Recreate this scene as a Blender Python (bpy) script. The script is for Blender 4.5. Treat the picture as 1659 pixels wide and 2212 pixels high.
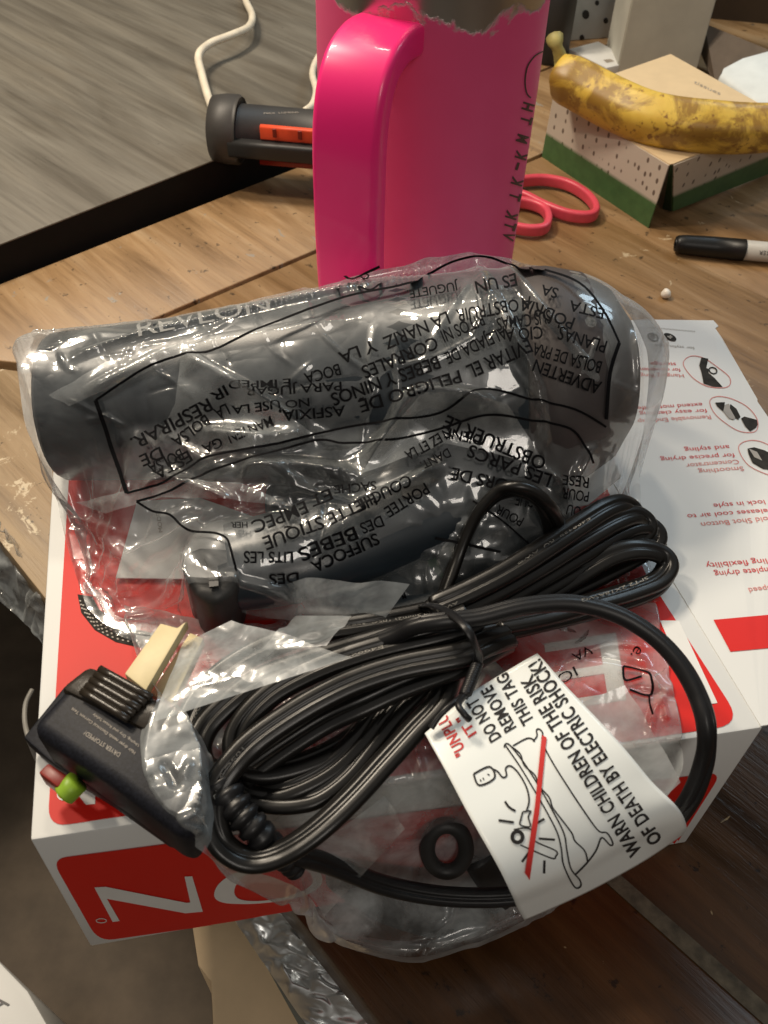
import bpy, bmesh, math, random
import numpy as np
from mathutils import Vector, Matrix
from mathutils.bvhtree import BVHTree
from mathutils.geometry import tessellate_polygon
random.seed(4); np.random.seed(4)
sc = bpy.context.scene
for o in list(bpy.data.objects): bpy.data.objects.remove(o)
COL = sc.collection

# ------------------------------------------------------------- camera
FPX, PITCH, ROLL, CAMH = 1932.88, 0.847766, 0.0333680, 0.45
_fw = np.array([0, math.cos(PITCH), -math.sin(PITCH)]); _r0 = np.array([1., 0, 0]); _u0 = np.cross(_r0, _fw)
CR = math.cos(ROLL)*_r0 + math.sin(ROLL)*_u0
CU = -math.sin(ROLL)*_r0 + math.cos(ROLL)*_u0
CW = _fw
CAMP = np.array([0, 0, CAMH])
cd = bpy.data.cameras.new('camera'); cam = bpy.data.objects.new('camera', cd); COL.objects.link(cam); sc.camera = cam
M = Matrix.Identity(4)
for i in range(3):
    M[i][0], M[i][1], M[i][2] = CR[i], CU[i], -CW[i]
M[2][3] = CAMH
cam.matrix_world = M
cd.sensor_fit = 'VERTICAL'; cd.sensor_height = 24; cd.sensor_width = 18; cd.lens = FPX/2212*24
cd.clip_start = .01; cd.clip_end = 50
cd.dof.use_dof = True; cd.dof.focus_distance = .47; cd.dof.aperture_fstop = 14

# ------------------------------------------------------------- light
sc.view_settings.view_transform = 'Standard'; sc.view_settings.look = 'None'
sc.view_settings.exposure = .15; sc.view_settings.gamma = 1
w = bpy.data.worlds.new('World'); sc.world = w; w.use_nodes = True
bg = w.node_tree.nodes['Background']; bg.inputs[0].default_value = (1, .93, .84, 1); bg.inputs[1].default_value = .17
_nt = w.node_tree; _tc = _nt.nodes.new('ShaderNodeTexCoord'); _sx = _nt.nodes.new('ShaderNodeSeparateXYZ'); _rp = _nt.nodes.new('ShaderNodeValToRGB')
_nt.links.new(_tc.outputs['Generated'], _sx.inputs[0]); _nt.links.new(_sx.outputs[2], _rp.inputs[0]); _nt.links.new(_rp.outputs[0], bg.inputs[0])
_rp.color_ramp.elements[0].position = .0; _rp.color_ramp.elements[0].color = (.34, .28, .22, 1)
_rp.color_ramp.elements[1].position = .9; _rp.color_ramp.elements[1].color = (1.5, 1.42, 1.30, 1)
_e = _rp.color_ramp.elements.new(.45); _e.color = (.75, .68, .60, 1)
def area(name, loc, target, size, power, color, sy=None):
    l = bpy.data.lights.new(name, 'AREA'); l.energy = power; l.color = color; l.size = size
    if sy: l.shape = 'RECTANGLE'; l.size_y = sy
    o = bpy.data.objects.new(name, l); COL.objects.link(o); o.location = loc
    o.rotation_euler = (Vector(target)-Vector(loc)).to_track_quat('-Z', 'Y').to_euler()
    return o
WARM = (1, .86, .68)
area('ceiling_lamp', (-.62, .92, 1.30), (0, .4, .1), .22, 14, WARM)
area('ceiling_lamp', (-.15, 1.15, 1.55), (0, .4, .1), .12, 5, WARM)
area('ceiling_lamp', (-.85, .55, 1.35), (0, .4, .1), .12, 6, WARM)
area('cool_window', (.9, 1.3, 1.1), (.1, .3, .1), .75, 5.0, (.66, .86, 1), .35)
area('front_fill', (.35, -.9, 1.3), (0, .2, .05), .45, 4.0, (1, .92, .82))  # added soft fill from behind the camera, brightens the carton's front face

# ------------------------------------------------------------- pixel helpers (photo at 1659 x 2212)
def ray(px, py): return CW*FPX + CR*(px-829.5) - CU*(py-1106)
def U(px, py, z=0.):
    d = ray(px, py); t = (z-CAMH)/d[2]
    return CAMP + t*d
def UP(px, py, P0, n):
    d = ray(px, py); t = np.dot(P0-CAMP, n)/np.dot(d, n)
    return CAMP + t*d
def pix(P):
    d = np.asarray(P)-CAMP; z = d@CW
    return np.stack([829.5+FPX*(d@CR)/z, 1106-FPX*(d@CU)/z], -1)

# ------------------------------------------------------------- material helpers
def new_mat(name):
    m = bpy.data.materials.new(name); m.use_nodes = True
    nt = m.node_tree; b = nt.nodes['Principled BSDF']
    return m, nt, b
def N(nt, t, **kw):
    n = nt.nodes.new(t)
    for k, v in kw.items():
        if k in ('operation', 'blend_type', 'data_type', 'feature', 'noise_dimensions', 'distance', 'bands_direction', 'wave_type'): setattr(n, k, v)
        else: n.inputs[k].default_value = v
    return n
def ramp(nt, stops, fac):
    r = nt.nodes.new('ShaderNodeValToRGB'); cr = r.color_ramp
    while len(cr.elements) > 1: cr.elements.remove(cr.elements[-1])
    cr.elements[0].position = stops[0][0]; cr.elements[0].color = (*stops[0][1], 1)
    for p, c in stops[1:]:
        e = cr.elements.new(p); e.color = (*c, 1)
    nt.links.new(fac, r.inputs[0]); return r.outputs[0]
def mix(nt, fac, a, b, bt='MIX'):
    m = nt.nodes.new('ShaderNodeMix'); m.data_type = 'RGBA'; m.blend_type = bt
    for k, v in ((0, fac), (6, a), (7, b)):
        if hasattr(v, 'is_output'): nt.links.new(v, m.inputs[k])
        else: m.inputs[k].default_value = v if k == 0 else (*v, 1)
    return m.outputs[2]
def objco(nt, scale=(1, 1, 1), rot=0):
    tc = nt.nodes.new('ShaderNodeTexCoord'); mp = nt.nodes.new('ShaderNodeMapping')
    mp.inputs['Scale'].default_value = scale; mp.inputs['Rotation'].default_value = (0, 0, 0)
    if rot:
        mr = nt.nodes.new('ShaderNodeMapping'); mr.inputs['Rotation'].default_value = (0, 0, rot)
        nt.links.new(tc.outputs['Object'], mr.inputs[0]); nt.links.new(mr.outputs[0], mp.inputs[0])
    else: nt.links.new(tc.outputs['Object'], mp.inputs[0])
    return mp.outputs[0]
def noise(nt, co, scale, detail=4, rough=.55, dist=0):
    n = N(nt, 'ShaderNodeTexNoise', Scale=scale, Detail=detail, Roughness=rough, Distortion=dist)
    nt.links.new(co, n.inputs['Vector']); return n.outputs[0]
def bump(nt, b, h, strength=.3, dist=.001):
    n = N(nt, 'ShaderNodeBump', Strength=strength, Distance=dist)
    nt.links.new(h, n.inputs['Height']); nt.links.new(n.outputs[0], b.inputs['Normal']); return n
def plain(name, col, rough=.5, metal=0, var=.12, nscale=60, bstr=.15, coat=0, bscale=None, spec=.5):
    m, nt, b = new_mat(name)
    co = objco(nt); n = noise(nt, co, nscale)
    lo = tuple(c*(1-var) for c in col); hi = tuple(min(1, c*(1+var)) for c in col)
    nt.links.new(ramp(nt, [(.3, lo), (.7, hi)], n), b.inputs['Base Color'])
    b.inputs['Roughness'].default_value = rough; b.inputs['Metallic'].default_value = metal
    b.inputs['Coat Weight'].default_value = coat; b.inputs['Specular IOR Level'].default_value = spec
    if bstr: bump(nt, b, noise(nt, co, bscale or nscale*4), bstr, .0005)
    return m
def S(r, g, b):  # sRGB 0-255 to linear
    return tuple(((c/255)/12.92 if c/255 <= .04045 else ((c/255+.055)/1.055)**2.4) for c in (r, g, b))

def wood(name, cols, rot, gscale=(4, 42, 42), rough=.5, worn=0, spots=None, bstr=.3):
    m, nt, b = new_mat(name)
    co = objco(nt, gscale, rot)
    co1 = objco(nt)
    g = noise(nt, co, 1.0, 6, .65, .6)
    big = noise(nt, objco(nt, (2.6, 15, 15), rot), 1.0, 3, .5, 1.6)
    c = ramp(nt, [(.28, cols[0]), (.5, cols[1]), (.72, cols[2])], g)
    fine = noise(nt, objco(nt, (14, 330, 330), rot), 1.0, 4, .7, .3)
    c = mix(nt, .38, c, ramp(nt, [(.30, (.50, .46, .42)), (.46, (1, 1, 1)), (.7, (1.06, 1.05, 1.03))], fine), 'MULTIPLY')
    c = mix(nt, .75, c, ramp(nt, [(.32, (.66, .62, .57)), (.52, (1, 1, 1)), (.75, (1.10, 1.06, 1.0))], big), 'MULTIPLY')
    if worn:
        n = noise(nt, co1, 34, 8, .7, .8)
        c = mix(nt, ramp(nt, [(.56-.06*worn, (0, 0, 0)), (.60-.04*worn, (1, 1, 1))], n), c, cols[3])
        n2 = noise(nt, co1, 70, 5, .7)
        c = mix(nt, ramp(nt, [(.62, (0, 0, 0)), (.66, (.85, .85, .85))], n2), c, tuple(x*.25 for x in cols[0]))
    n3 = noise(nt, co1, 210, 3, .6)
    c = mix(nt, ramp(nt, [(.68, (0, 0, 0)), (.74, (.7, .7, .7))], n3), c, tuple(x*.45 for x in cols[0]))
    nt.links.new(c, b.inputs['Base Color'])
    b.inputs['Roughness'].default_value = rough
    rr = ramp(nt, [(.3, (rough*.75,)*3), (.7, (min(1, rough*1.3),)*3)], g); nt.links.new(rr, b.inputs['Roughness'])
    bump(nt, b, fine, bstr, .0007)
    return m

def film(name, milk=.10, gloss=.10, tint=(.93, .93, .92), crink=.5, scale=70, rough=.10):
    m = bpy.data.materials.new(name); m.use_nodes = True; nt = m.node_tree; nt.nodes.clear()
    out = nt.nodes.new('ShaderNodeOutputMaterial')
    tr = nt.nodes.new('ShaderNodeBsdfTransparent'); tr.inputs[0].default_value = (*tint, 1)
    df = nt.nodes.new('ShaderNodeBsdfDiffuse'); df.inputs[0].default_value = (.78, .84, .86, 1)
    tl = nt.nodes.new('ShaderNodeBsdfTranslucent'); tl.inputs[0].default_value = (.85, .85, .84, 1)
    gl = nt.nodes.new('ShaderNodeBsdfGlossy'); gl.inputs[0].default_value = (1, 1, 1, 1); gl.inputs['Roughness'].default_value = rough
    co = objco(nt)
    def ridge(sc_, k, dist):
        n_ = noise(nt, co, sc_, 2, .5, dist)
        a_ = N(nt, 'ShaderNodeMath', operation='SUBTRACT'); a_.inputs[1].default_value = .5; nt.links.new(n_, a_.inputs[0])
        b_ = N(nt, 'ShaderNodeMath', operation='ABSOLUTE'); nt.links.new(a_.outputs[0], b_.inputs[0])
        c_ = N(nt, 'ShaderNodeMath', operation='MULTIPLY'); c_.inputs[1].default_value = k; nt.links.new(b_.outputs[0], c_.inputs[0])
        return c_.outputs[0]
    r1 = ridge(scale*.45, 2.4, .6); r2 = ridge(scale*1.2, .8, .3)
    sm = N(nt, 'ShaderNodeMath', operation='ADD'); nt.links.new(r1, sm.inputs[0]); nt.links.new(r2, sm.inputs[1])
    bp = N(nt, 'ShaderNodeBump', Strength=crink, Distance=.004); nt.links.new(sm.outputs[0], bp.inputs['Height'])
    gl2 = nt.nodes.new('ShaderNodeBsdfGlossy'); gl2.inputs[0].default_value = (.95, .97, 1, 1); gl2.inputs['Roughness'].default_value = .30
    glm = nt.nodes.new('ShaderNodeMixShader'); glm.inputs[0].default_value = .42
    nt.links.new(gl.outputs[0], glm.inputs[1]); nt.links.new(gl2.outputs[0], glm.inputs[2])
    for n_ in (df, gl, gl2): nt.links.new(bp.outputs[0], n_.inputs['Normal'])
    lw = N(nt, 'ShaderNodeLayerWeight', Blend=.35); nt.links.new(bp.outputs[0], lw.inputs['Normal'])
    dm = nt.nodes.new('ShaderNodeMixShader'); dm.inputs[0].default_value = .4
    nt.links.new(df.outputs[0], dm.inputs[1]); nt.links.new(tl.outputs[0], dm.inputs[2])
    m1 = nt.nodes.new('ShaderNodeMixShader')
    # milkiness: base + grazing + cloudy variation whose pale patches also imitate glare
    cloud = noise(nt, co, 30, 5, .6, .4)
    cr = ramp(nt, [(.38, (milk*.25,)*3), (.68, (milk*2.4,)*3)], cloud)
    ad = N(nt, 'ShaderNodeMath', operation='MULTIPLY_ADD'); ad.inputs[1].default_value = .30
    pw = N(nt, 'ShaderNodeMath', operation='POWER'); pw.inputs[1].default_value = 2.0
    nt.links.new(lw.outputs['Facing'], pw.inputs[0]); nt.links.new(pw.outputs[0], ad.inputs[0]); nt.links.new(cr, ad.inputs[2])
    nt.links.new(ad.outputs[0], m1.inputs[0]); nt.links.new(tr.outputs[0], m1.inputs[1]); nt.links.new(dm.outputs[0], m1.inputs[2])
    m2 = nt.nodes.new('ShaderNodeMixShader')
    ga = N(nt, 'ShaderNodeMath', operation='MULTIPLY_ADD'); ga.inputs[1].default_value = .45; ga.inputs[2].default_value = gloss
    nt.links.new(lw.outputs['Fresnel'], ga.inputs[0]); nt.links.new(ga.outputs[0], m2.inputs[0])
    nt.links.new(m1.outputs[0], m2.inputs[1]); nt.links.new(glm.outputs[0], m2.inputs[2])
    nt.links.new(m2.outputs[0], out.inputs[0])
    return m

# ------------------------------------------------------------- object helpers
def thing(name, loc, label, cat, group=None):
    o = bpy.data.objects.new(name, None); COL.objects.link(o); o.location = loc; o.empty_display_size = .02
    o['label'] = label; o['category'] = cat
    if group: o['group'] = group
    return o
def tag(o, label, cat, group=None):
    o['label'] = label; o['category'] = cat
    if group: o['group'] = group
    return o
def mesh(name, V, F, mat, parent=None, smooth=False, label=None):
    me = bpy.data.meshes.new(name); me.from_pydata([tuple(map(float, v)) for v in V], [], F); me.validate()
    if smooth: me.polygons.foreach_set('use_smooth', [True]*len(me.polygons))
    o = bpy.data.objects.new(name, me); COL.objects.link(o)
    if isinstance(mat, (list, tuple)):
        for m_ in mat: me.materials.append(m_)
    else: me.materials.append(mat)
    if parent:
        o.parent = parent
        p = parent; L = Vector((0, 0, 0))
        while p: L += p.location; p = p.parent
        for v in me.vertices: v.co -= L
    if label: o['label'] = label
    return o
def frombm(name, bm, mat, parent=None, smooth=False, label=None, bevel=0, seg=2):
    if bevel:
        bmesh.ops.recalc_face_normals(bm, faces=bm.faces); bm.normal_update()
        bmesh.ops.bevel(bm, geom=[e for e in bm.edges if not e.is_boundary and (len(e.link_faces) == 2 and e.calc_face_angle(0) > .5)], offset=bevel, segments=seg, profile=.5, affect='EDGES', clamp_overlap=True)
    bmesh.ops.recalc_face_normals(bm, faces=bm.faces)
    V = [v.co.copy() for v in bm.verts]; bm.verts.index_update(); F = [[v.index for v in f.verts] for f in bm.faces]
    bm.free(); o = mesh(name, V, F, mat, parent, smooth, label)
    if smooth: autosmooth(o)
    return o
def autosmooth(o, ang=.7):
    me = o.data; me.polygons.foreach_set('use_smooth', [True]*len(me.polygons))
    bm = bmesh.new(); bm.from_mesh(me)
    for e in bm.edges: e.smooth = not (len(e.link_faces) == 2 and e.calc_face_angle(0) > ang)
    bm.to_mesh(me); bm.free()
def prism(name, top, bot, mat, parent=None, bevel=0, smooth=False, label=None, seg=2):
    bm = bmesh.new(); n = len(top)
    a = [bm.verts.new(tuple(p)) for p in top]; b = [bm.verts.new(tuple(p)) for p in bot]
    bm.faces.new(a); bm.faces.new(b[::-1])
    for i in range(n): bm.faces.new((a[i], b[i], b[(i+1) % n], a[(i+1) % n]))
    return frombm(name, bm, mat, parent, smooth or bevel > 0, label, bevel, seg)
def down(P, z): return [np.array([p[0], p[1], z]) for p in P]
def catmull(P, n=12, closed=False):
    P = [np.asarray(p, float) for p in P]; out = []
    m = len(P); rng = range(m if closed else m-1)
    for i in rng:
        if closed: p0, p1, p2, p3 = P[(i-1) % m], P[i], P[(i+1) % m], P[(i+2) % m]
        else: p0, p1, p2, p3 = P[max(i-1, 0)], P[i], P[i+1], P[min(i+2, m-1)]
        for k in range(n):
            t = k/n
            out.append(.5*((2*p1)+(-p0+p2)*t+(2*p0-5*p1+4*p2-p3)*t*t+(-p0+3*p1-3*p2+p3)*t**3))
    if not closed: out.append(P[-1])
    return np.array(out)
def resample(P, n):
    P = np.asarray(P, float); d = np.r_[0, np.cumsum(np.linalg.norm(np.diff(P, axis=0), axis=1))]
    t = np.linspace(0, d[-1], n); return np.stack([np.interp(t, d, P[:, k]) for k in range(P.shape[1])], 1)
def sweep(name, path, prof, mat, parent=None, closed=False, up=(0, 0, 1), twist=None, scale=None, caps=True, label=None, bank=0):
    """prof: list of (side, up) offsets"""
    P = np.asarray(path, float); n = len(P); k = len(prof)
    T = np.gradient(P, axis=0) if not closed else (np.roll(P, -1, 0)-np.roll(P, 1, 0))
    T /= np.linalg.norm(T, axis=1)[:, None]+1e-12
    V = []; upv = np.array(up, float)
    lastS = None
    for i in range(n):
        s = np.cross(T[i], upv); ln = np.linalg.norm(s)
        if ln < .15 and lastS is not None: s = lastS - T[i]*np.dot(lastS, T[i]); ln = np.linalg.norm(s)
        s = s/(ln+1e-12); lastS = s; u = np.cross(s, T[i])
        a = bank if not hasattr(bank, '__len__') else bank[i]
        if twist is not None: a = a+twist[i]
        ca, sa = math.cos(a), math.sin(a)
        s2 = ca*s+sa*u; u2 = -sa*s+ca*u
        q = 1 if scale is None else scale[i]
        for (x, y) in prof: V.append(P[i]+s2*x*q+u2*y*q)
    F = []
    for i in range(n if closed else n-1):
        j = (i+1) % n
        for a in range(k):
            b = (a+1) % k; F.append((i*k+a, i*k+b, j*k+b, j*k+a))
    if caps and not closed: F += [tuple(range(k))[::-1], tuple((n-1)*k+a for a in range(k))]
    return mesh(name, V, F, mat, parent, True, label)
def circ(r, n=14, ry=None): return [(r*math.cos(2*math.pi*i/n), (ry or r)*math.sin(2*math.pi*i/n)) for i in range(n)]
def join(name, objs, parent=None, label=None):
    V = []; F = []; MI = []; mats = []
    for o in objs:
        b = len(V); L = Vector((0, 0, 0)); p = o.parent
        while p: L += p.location; p = p.parent
        V += [v.co+L for v in o.data.vertices]
        mi = []
        for m_ in o.data.materials:
            if m_ not in mats: mats.append(m_)
            mi.append(mats.index(m_))
        for f in o.data.polygons: F.append([b+i for i in f.vertices]); MI.append((mi[f.material_index], f.use_smooth))
        me = o.data; bpy.data.objects.remove(o); bpy.data.meshes.remove(me)
    r = mesh(name, V, F, mats, parent, False, label)
    for f, (a, s) in zip(r.data.polygons, MI): f.material_index = a; f.use_smooth = s
    return r

# --- flat print laid on real surfaces
def tri_poly(P2):
    t = tessellate_polygon([[Vector((p[0], p[1], 0)) for p in P2]]); return [tuple(x) for x in t]
def font_geo(text, spacing=1.0, off=0):
    cu = bpy.data.curves.new('t', 'FONT'); cu.body = text; cu.resolution_u = 3; cu.space_character = spacing; cu.fill_mode = 'FRONT'; cu.offset = off
    o = bpy.data.objects.new('t', cu); COL.objects.link(o); dg = bpy.context.evaluated_depsgraph_get()
    me = bpy.data.meshes.new_from_object(o.evaluated_get(dg))
    V = np.array([v.co[:2] for v in me.vertices]).reshape(-1, 2); F = [tuple(p.vertices) for p in me.polygons]
    bpy.data.objects.remove(o); bpy.data.meshes.remove(me)
    return V, F
def text_px(text, path, h, spacing=1.0, shear=0, bold=0):
    """letters laid along a pixel polyline; h = capital height px (perpendicular, on the left of the travel direction in y-down image)"""
    V, F = font_geo(text, spacing, bold)
    if len(V) == 0: return V, F
    x0, x1 = V[:, 0].min(), V[:, 0].max(); P = catmull(path, 8) if len(path) > 2 else np.array(path, float)
    d = np.r_[0, np.cumsum(np.linalg.norm(np.diff(P, axis=0), axis=1))]
    s = (V[:, 0]-x0)/(x1-x0)*d[-1]; hh = V[:, 1]/.70*(np.interp(s/d[-1], np.linspace(0, 1, len(h)), h) if hasattr(h, '__len__') else h)
    px = np.interp(s, d, P[:, 0]); py = np.interp(s, d, P[:, 1])
    e = 4.; ax = np.interp(s+e, d, P[:, 0])-np.interp(s-e, d, P[:, 0]); ay = np.interp(s+e, d, P[:, 1])-np.interp(s-e, d, P[:, 1])
    l = np.hypot(ax, ay)+1e-9; ax /= l; ay /= l
    return np.stack([px+ay*hh+ax*hh*shear, py-ax*hh+ay*hh*shear], 1), F
def stroke_px(path, wd, closed=False, smooth=True):
    P = catmull(path, 6, closed) if (smooth and len(path) > 2) else np.array(path, float)
    if not smooth and len(P) >= 2:
        P = resample(P, max(2, int(np.sum(np.linalg.norm(np.diff(P, axis=0), axis=1))/8)))
    n = len(P)
    T = (np.roll(P, -1, 0)-np.roll(P, 1, 0)) if closed else np.gradient(P, axis=0)
    T /= np.linalg.norm(T, axis=1)[:, None]+1e-9; Nn = np.stack([-T[:, 1], T[:, 0]], 1)*wd/2
    V = np.concatenate([P+Nn, P-Nn]); F = []
    for i in range(n if closed else n-1):
        j = (i+1) % n; F.append((i, j, n+j, n+i))
    return V, F
def bez_ellipse(cx, cy, rx, ry, ang=0, n=28):
    return [(cx+rx*math.cos(t)*math.cos(ang)-ry*math.sin(t)*math.sin(ang), cy+rx*math.cos(t)*math.sin(ang)+ry*math.sin(t)*math.cos(ang)) for t in np.linspace(0, 2*math.pi, n, endpoint=False)]
def subdiv(V, F, maxlen):
    bm = bmesh.new(); vs = [bm.verts.new((v[0], v[1], 0)) for v in V]
    for f in F:
        try: bm.faces.new([vs[i] for i in f])
        except ValueError: pass
    bmesh.ops.triangulate(bm, faces=bm.faces)
    for _ in range(5):
        es = [e for e in bm.edges if e.calc_length() > maxlen]
        if not es: break
        bmesh.ops.subdivide_edges(bm, edges=es, cuts=1); bmesh.ops.triangulate(bm, faces=bm.faces)
    bm.verts.index_update()
    V = np.array([v.co[:2] for v in bm.verts]).reshape(-1, 2); F = [tuple(v.index for v in f.verts) for f in bm.faces]; bm.free()
    return V, F
def bvh_of(objs):
    V = []; F = []
    for o in objs:
        b = len(V); L = Vector((0, 0, 0)); p = o.parent
        while p: L += p.location; p = p.parent
        V += [v.co+L for v in o.data.vertices]; F += [[b+i for i in f.vertices] for f in o.data.polygons]
    return BVHTree.FromPolygons(V, F)
def lay(name, geos, mat, parent, bvh, eps=.0003, maxlen=None, label=None, uvmap=None):
    AV = []; AF = []
    for V, F in geos:
        if len(V) == 0: continue
        if maxlen: V, F = subdiv(V, F, maxlen)
        pts = []
        for x, y in V:
            if uvmap is not None: p = uvmap(x, y)
            else:
                d = Vector(ray(x, y)).normalized(); hit = bvh.ray_cast(Vector(CAMP), d)
                p = None
                if hit[0] is not None:
                    n = hit[1]
                    if n.dot(d) > 0: n = -n
                    p = hit[0]+n*eps
            pts.append(p)
        b = len(AV); AV += [p if p is not None else Vector((0, 0, 0)) for p in pts]
        for f in F:
            if all(pts[i] is not None for i in f): AF.append([b+i for i in f])
    # drop unused
    used = sorted({i for f in AF for i in f}); mp = {i: k for k, i in enumerate(used)}
    if not used: return None
    V = [AV[i] for i in used]; F = [[mp[i] for i in f] for f in AF]
    # consistent winding toward camera
    F2 = []
    for f in F:
        a, b_, c = (np.array(V[i]) for i in f[:3]); n = np.cross(b_-a, c-a)
        F2.append(f if np.dot(n, CAMP-a) > 0 else f[::-1])
    return mesh(name, V, F2, mat, parent, False, label)

# =============================================================== materials
M_wood = wood('table_wood', [S(94, 70, 43), S(130, 101, 67), S(152, 124, 90), S(176, 156, 126)], math.radians(45), rough=.42, worn=-1.5)
M_woodA = wood('table_wood_pale', [S(116, 90, 60), S(150, 120, 84), S(172, 146, 112), S(140, 132, 120)], math.radians(45), rough=.45, worn=-1.3)
M_woodB = wood('table_wood_worn', [S(104, 84, 60), S(142, 120, 90), S(162, 140, 110), S(192, 176, 148)], math.radians(45), rough=.45, worn=-.3, bstr=.6)
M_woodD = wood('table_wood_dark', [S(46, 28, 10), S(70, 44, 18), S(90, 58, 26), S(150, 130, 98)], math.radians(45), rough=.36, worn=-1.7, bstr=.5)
M_gray = wood('gray_desk_wood', [S(88, 83, 74), S(107, 102, 92), S(123, 118, 107)], math.radians(42), (3, 55, 55), rough=.5, bstr=.12)
M_black = plain('black_lacquer', (.008, .007, .006), .7, spec=.15)
M_blackglass = plain('black_glass', (.006, .006, .006), .06, bstr=0)
M_floor = plain('floor_brown', S(92, 80, 66), .7, var=.2, nscale=30)
M_white = plain('white_card', (.70, .71, .70), .5, var=.03, nscale=12, bstr=.05, spec=.35)
M_red = plain('red_print', S(206, 30, 18), .5, var=.03, nscale=20, bstr=0, spec=.3)
M_whitep = plain('white_print', (.72, .72, .70), .45, var=.03, bstr=0)
M_redtxt = plain('red_lettering', S(196, 44, 40), .5, bstr=0)
M_palered = plain('pale_red_lettering', S(205, 120, 112), .5, bstr=0)
M_greytxt = plain('grey_lettering', S(150, 142, 132), .5, bstr=0)
M_ink = plain('black_ink', (.012, .012, .013), .4, bstr=0)
M_photo = plain('photo_grey_print', S(50, 48, 45), .7, var=.4, nscale=200, bstr=0, spec=.1)
M_letter = plain('tag_black', S(44, 42, 42), .6, bstr=0, spec=.2)
M_bagink = plain('bag_ink', (.004, .004, .005), .7, bstr=0, spec=.08)
M_pink = plain('pink_paint', S(228, 30, 100), .38, var=.03, nscale=40, bstr=.05, bscale=900)
M_pinkh = plain('pink_plastic', S(255, 40, 128), .34, var=.02, nscale=40, bstr=0, coat=.2)
M_scis = plain('scissor_pink', S(206, 70, 88), .4, bstr=0)
M_steel = plain('steel', (.55, .52, .48), .28, 1, var=.1)
M_dryer = plain('dryer_black_plastic', (.017, .024, .031), .30, var=.1, bstr=.03)
M_dryer2 = plain('dryer_end_cap', (.045, .038, .038), .55)
M_cord = plain('black_cord_vinyl', (.006, .0055, .005), .30, spec=.42, var=.15, nscale=300, bstr=.03)
M_cord2 = plain('black_cord_smooth', (.009, .009, .010), .38, spec=.4, var=.15, bstr=.05)
M_plug = plain('plug_plastic', (.010, .011, .016), .5, spec=.22, var=.5, nscale=900, bstr=.12, bscale=1400)
M_plugg = plain('plug_gloss', (.022, .017, .012), .26, var=.2, nscale=500, bstr=.10, bscale=700)
M_cream = plain('cream_plastic', S(214, 198, 154), .5)
M_btnr = plain('button_red', S(130, 34, 24), .4)
M_btng = plain('button_green', S(140, 178, 48), .45)
M_cordtxt = plain('cord_lettering', (.22, .21, .19), .6, bstr=0)
M_tag = plain('tag_paper', (.84, .88, .87), .28, var=.02, nscale=15, bstr=.04, coat=.25)
M_darkgrey = plain('dark_grey_plastic', S(60, 58, 56), .5)
M_orange = plain('orange_rubber', S(232, 84, 48), .5)
M_rubber = plain('black_rubber', (.02, .02, .02), .5)
M_cable = plain('white_cable', S(226, 216, 196), .45)
M_cardboard = plain('brown_cardboard', S(196, 172, 138), .75, var=.12, nscale=25)
M_film1 = film('clear_film', .085, .085, tint=(.95, .95, .95), crink=.27, scale=40, rough=.055)
M_film2 = film('milky_film', .28, .05, tint=(.90, .90, .89), crink=.34, scale=50, rough=.09)
M_foil = plain('silver_film', (.70, .72, .72), .30, .85, var=.15, nscale=18, bstr=.35, bscale=90)

# =============================================================== setting
fl = mesh('floor', [(-3, -3, -.55), (3, -3, -.55), (3, 4, -.55), (-3, 4, -.55)], [(0, 1, 2, 3)], M_floor); fl['kind'] = 'structure'

# ---- wooden table: frame of mitred boards round an inner panel
d1 = np.array([.728, .685, 0]); d1 /= np.linalg.norm(d1)
EA = [U(0, 613), U(640, 362)]
dA = (EA[1]-EA[0])/np.linalg.norm(EA[1]-EA[0])
EB = [U(0, 1170), U(825, 2212)]; dB = (EB[1]-EB[0])/np.linalg.norm(EB[1]-EB[0])
SA = [U(345, 687), U(685, 542)]; dSA = (SA[1]-SA[0])/np.linalg.norm(SA[1]-SA[0])
SC = [U(1270, 1850), U(1640, 2180)]; dSC = (SC[1]-SC[0])/np.linalg.norm(SC[1]-SC[0])
def inter(p, d, q, e):
    A = np.array([[d[0], -e[0]], [d[1], -e[1]]]); t = np.linalg.solve(A, (q-p)[:2]); r = p+d*t[0]; r[2] = 0; return r
corner = inter(EA[0], dA, EB[0], dB); inner = inter(SA[0], dSA, SC[0], dSC)
table = thing('wooden_table', tuple(inner), 'worn wooden table top with mitred border boards, under the white and red box', 'table')
def off(p, v, a): return np.array(p)+np.array(v)*a
nA = np.array([dA[1], -dA[0], 0])      # toward the table's inside
nB = np.array([-dB[1], dB[0], 0])
if np.dot(nB, inner-corner) < 0: nB = -nB
if np.dot(nA, inner-corner) < 0: nA = -nA
g = .0028
T1 = .035
def plank(P, m, bev=.0012, z0=-T1, label=None):
    return prism('plank', P, down(P, z0), m, table, bevel=bev, label=label)
Lr = 1.9
pa = [corner+dA*g, EA[0]+dA*Lr, SA[0]+dSA*Lr-nA*g, inner-nA*g+dSA*g]
plank([p for p in pa], M_woodA, label='pale border board along the far left edge')
dm = (inner-corner)/np.linalg.norm(inner-corner)
pb = [corner+dB*g*2, inner+dSC*g*2-nB*g, SC[0]+dSC*1.0-nB*g, EB[0]+dB*1.6]
# split the near border board where its worn pale stretch turns dark
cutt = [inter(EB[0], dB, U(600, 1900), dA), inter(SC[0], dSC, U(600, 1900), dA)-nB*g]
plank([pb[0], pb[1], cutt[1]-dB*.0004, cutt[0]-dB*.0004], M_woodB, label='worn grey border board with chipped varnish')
plank([cutt[0]+dB*.0004, cutt[1]+dB*.0004, pb[2], pb[3]], M_woodD, label='dark brown border board at the near edge')
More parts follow.
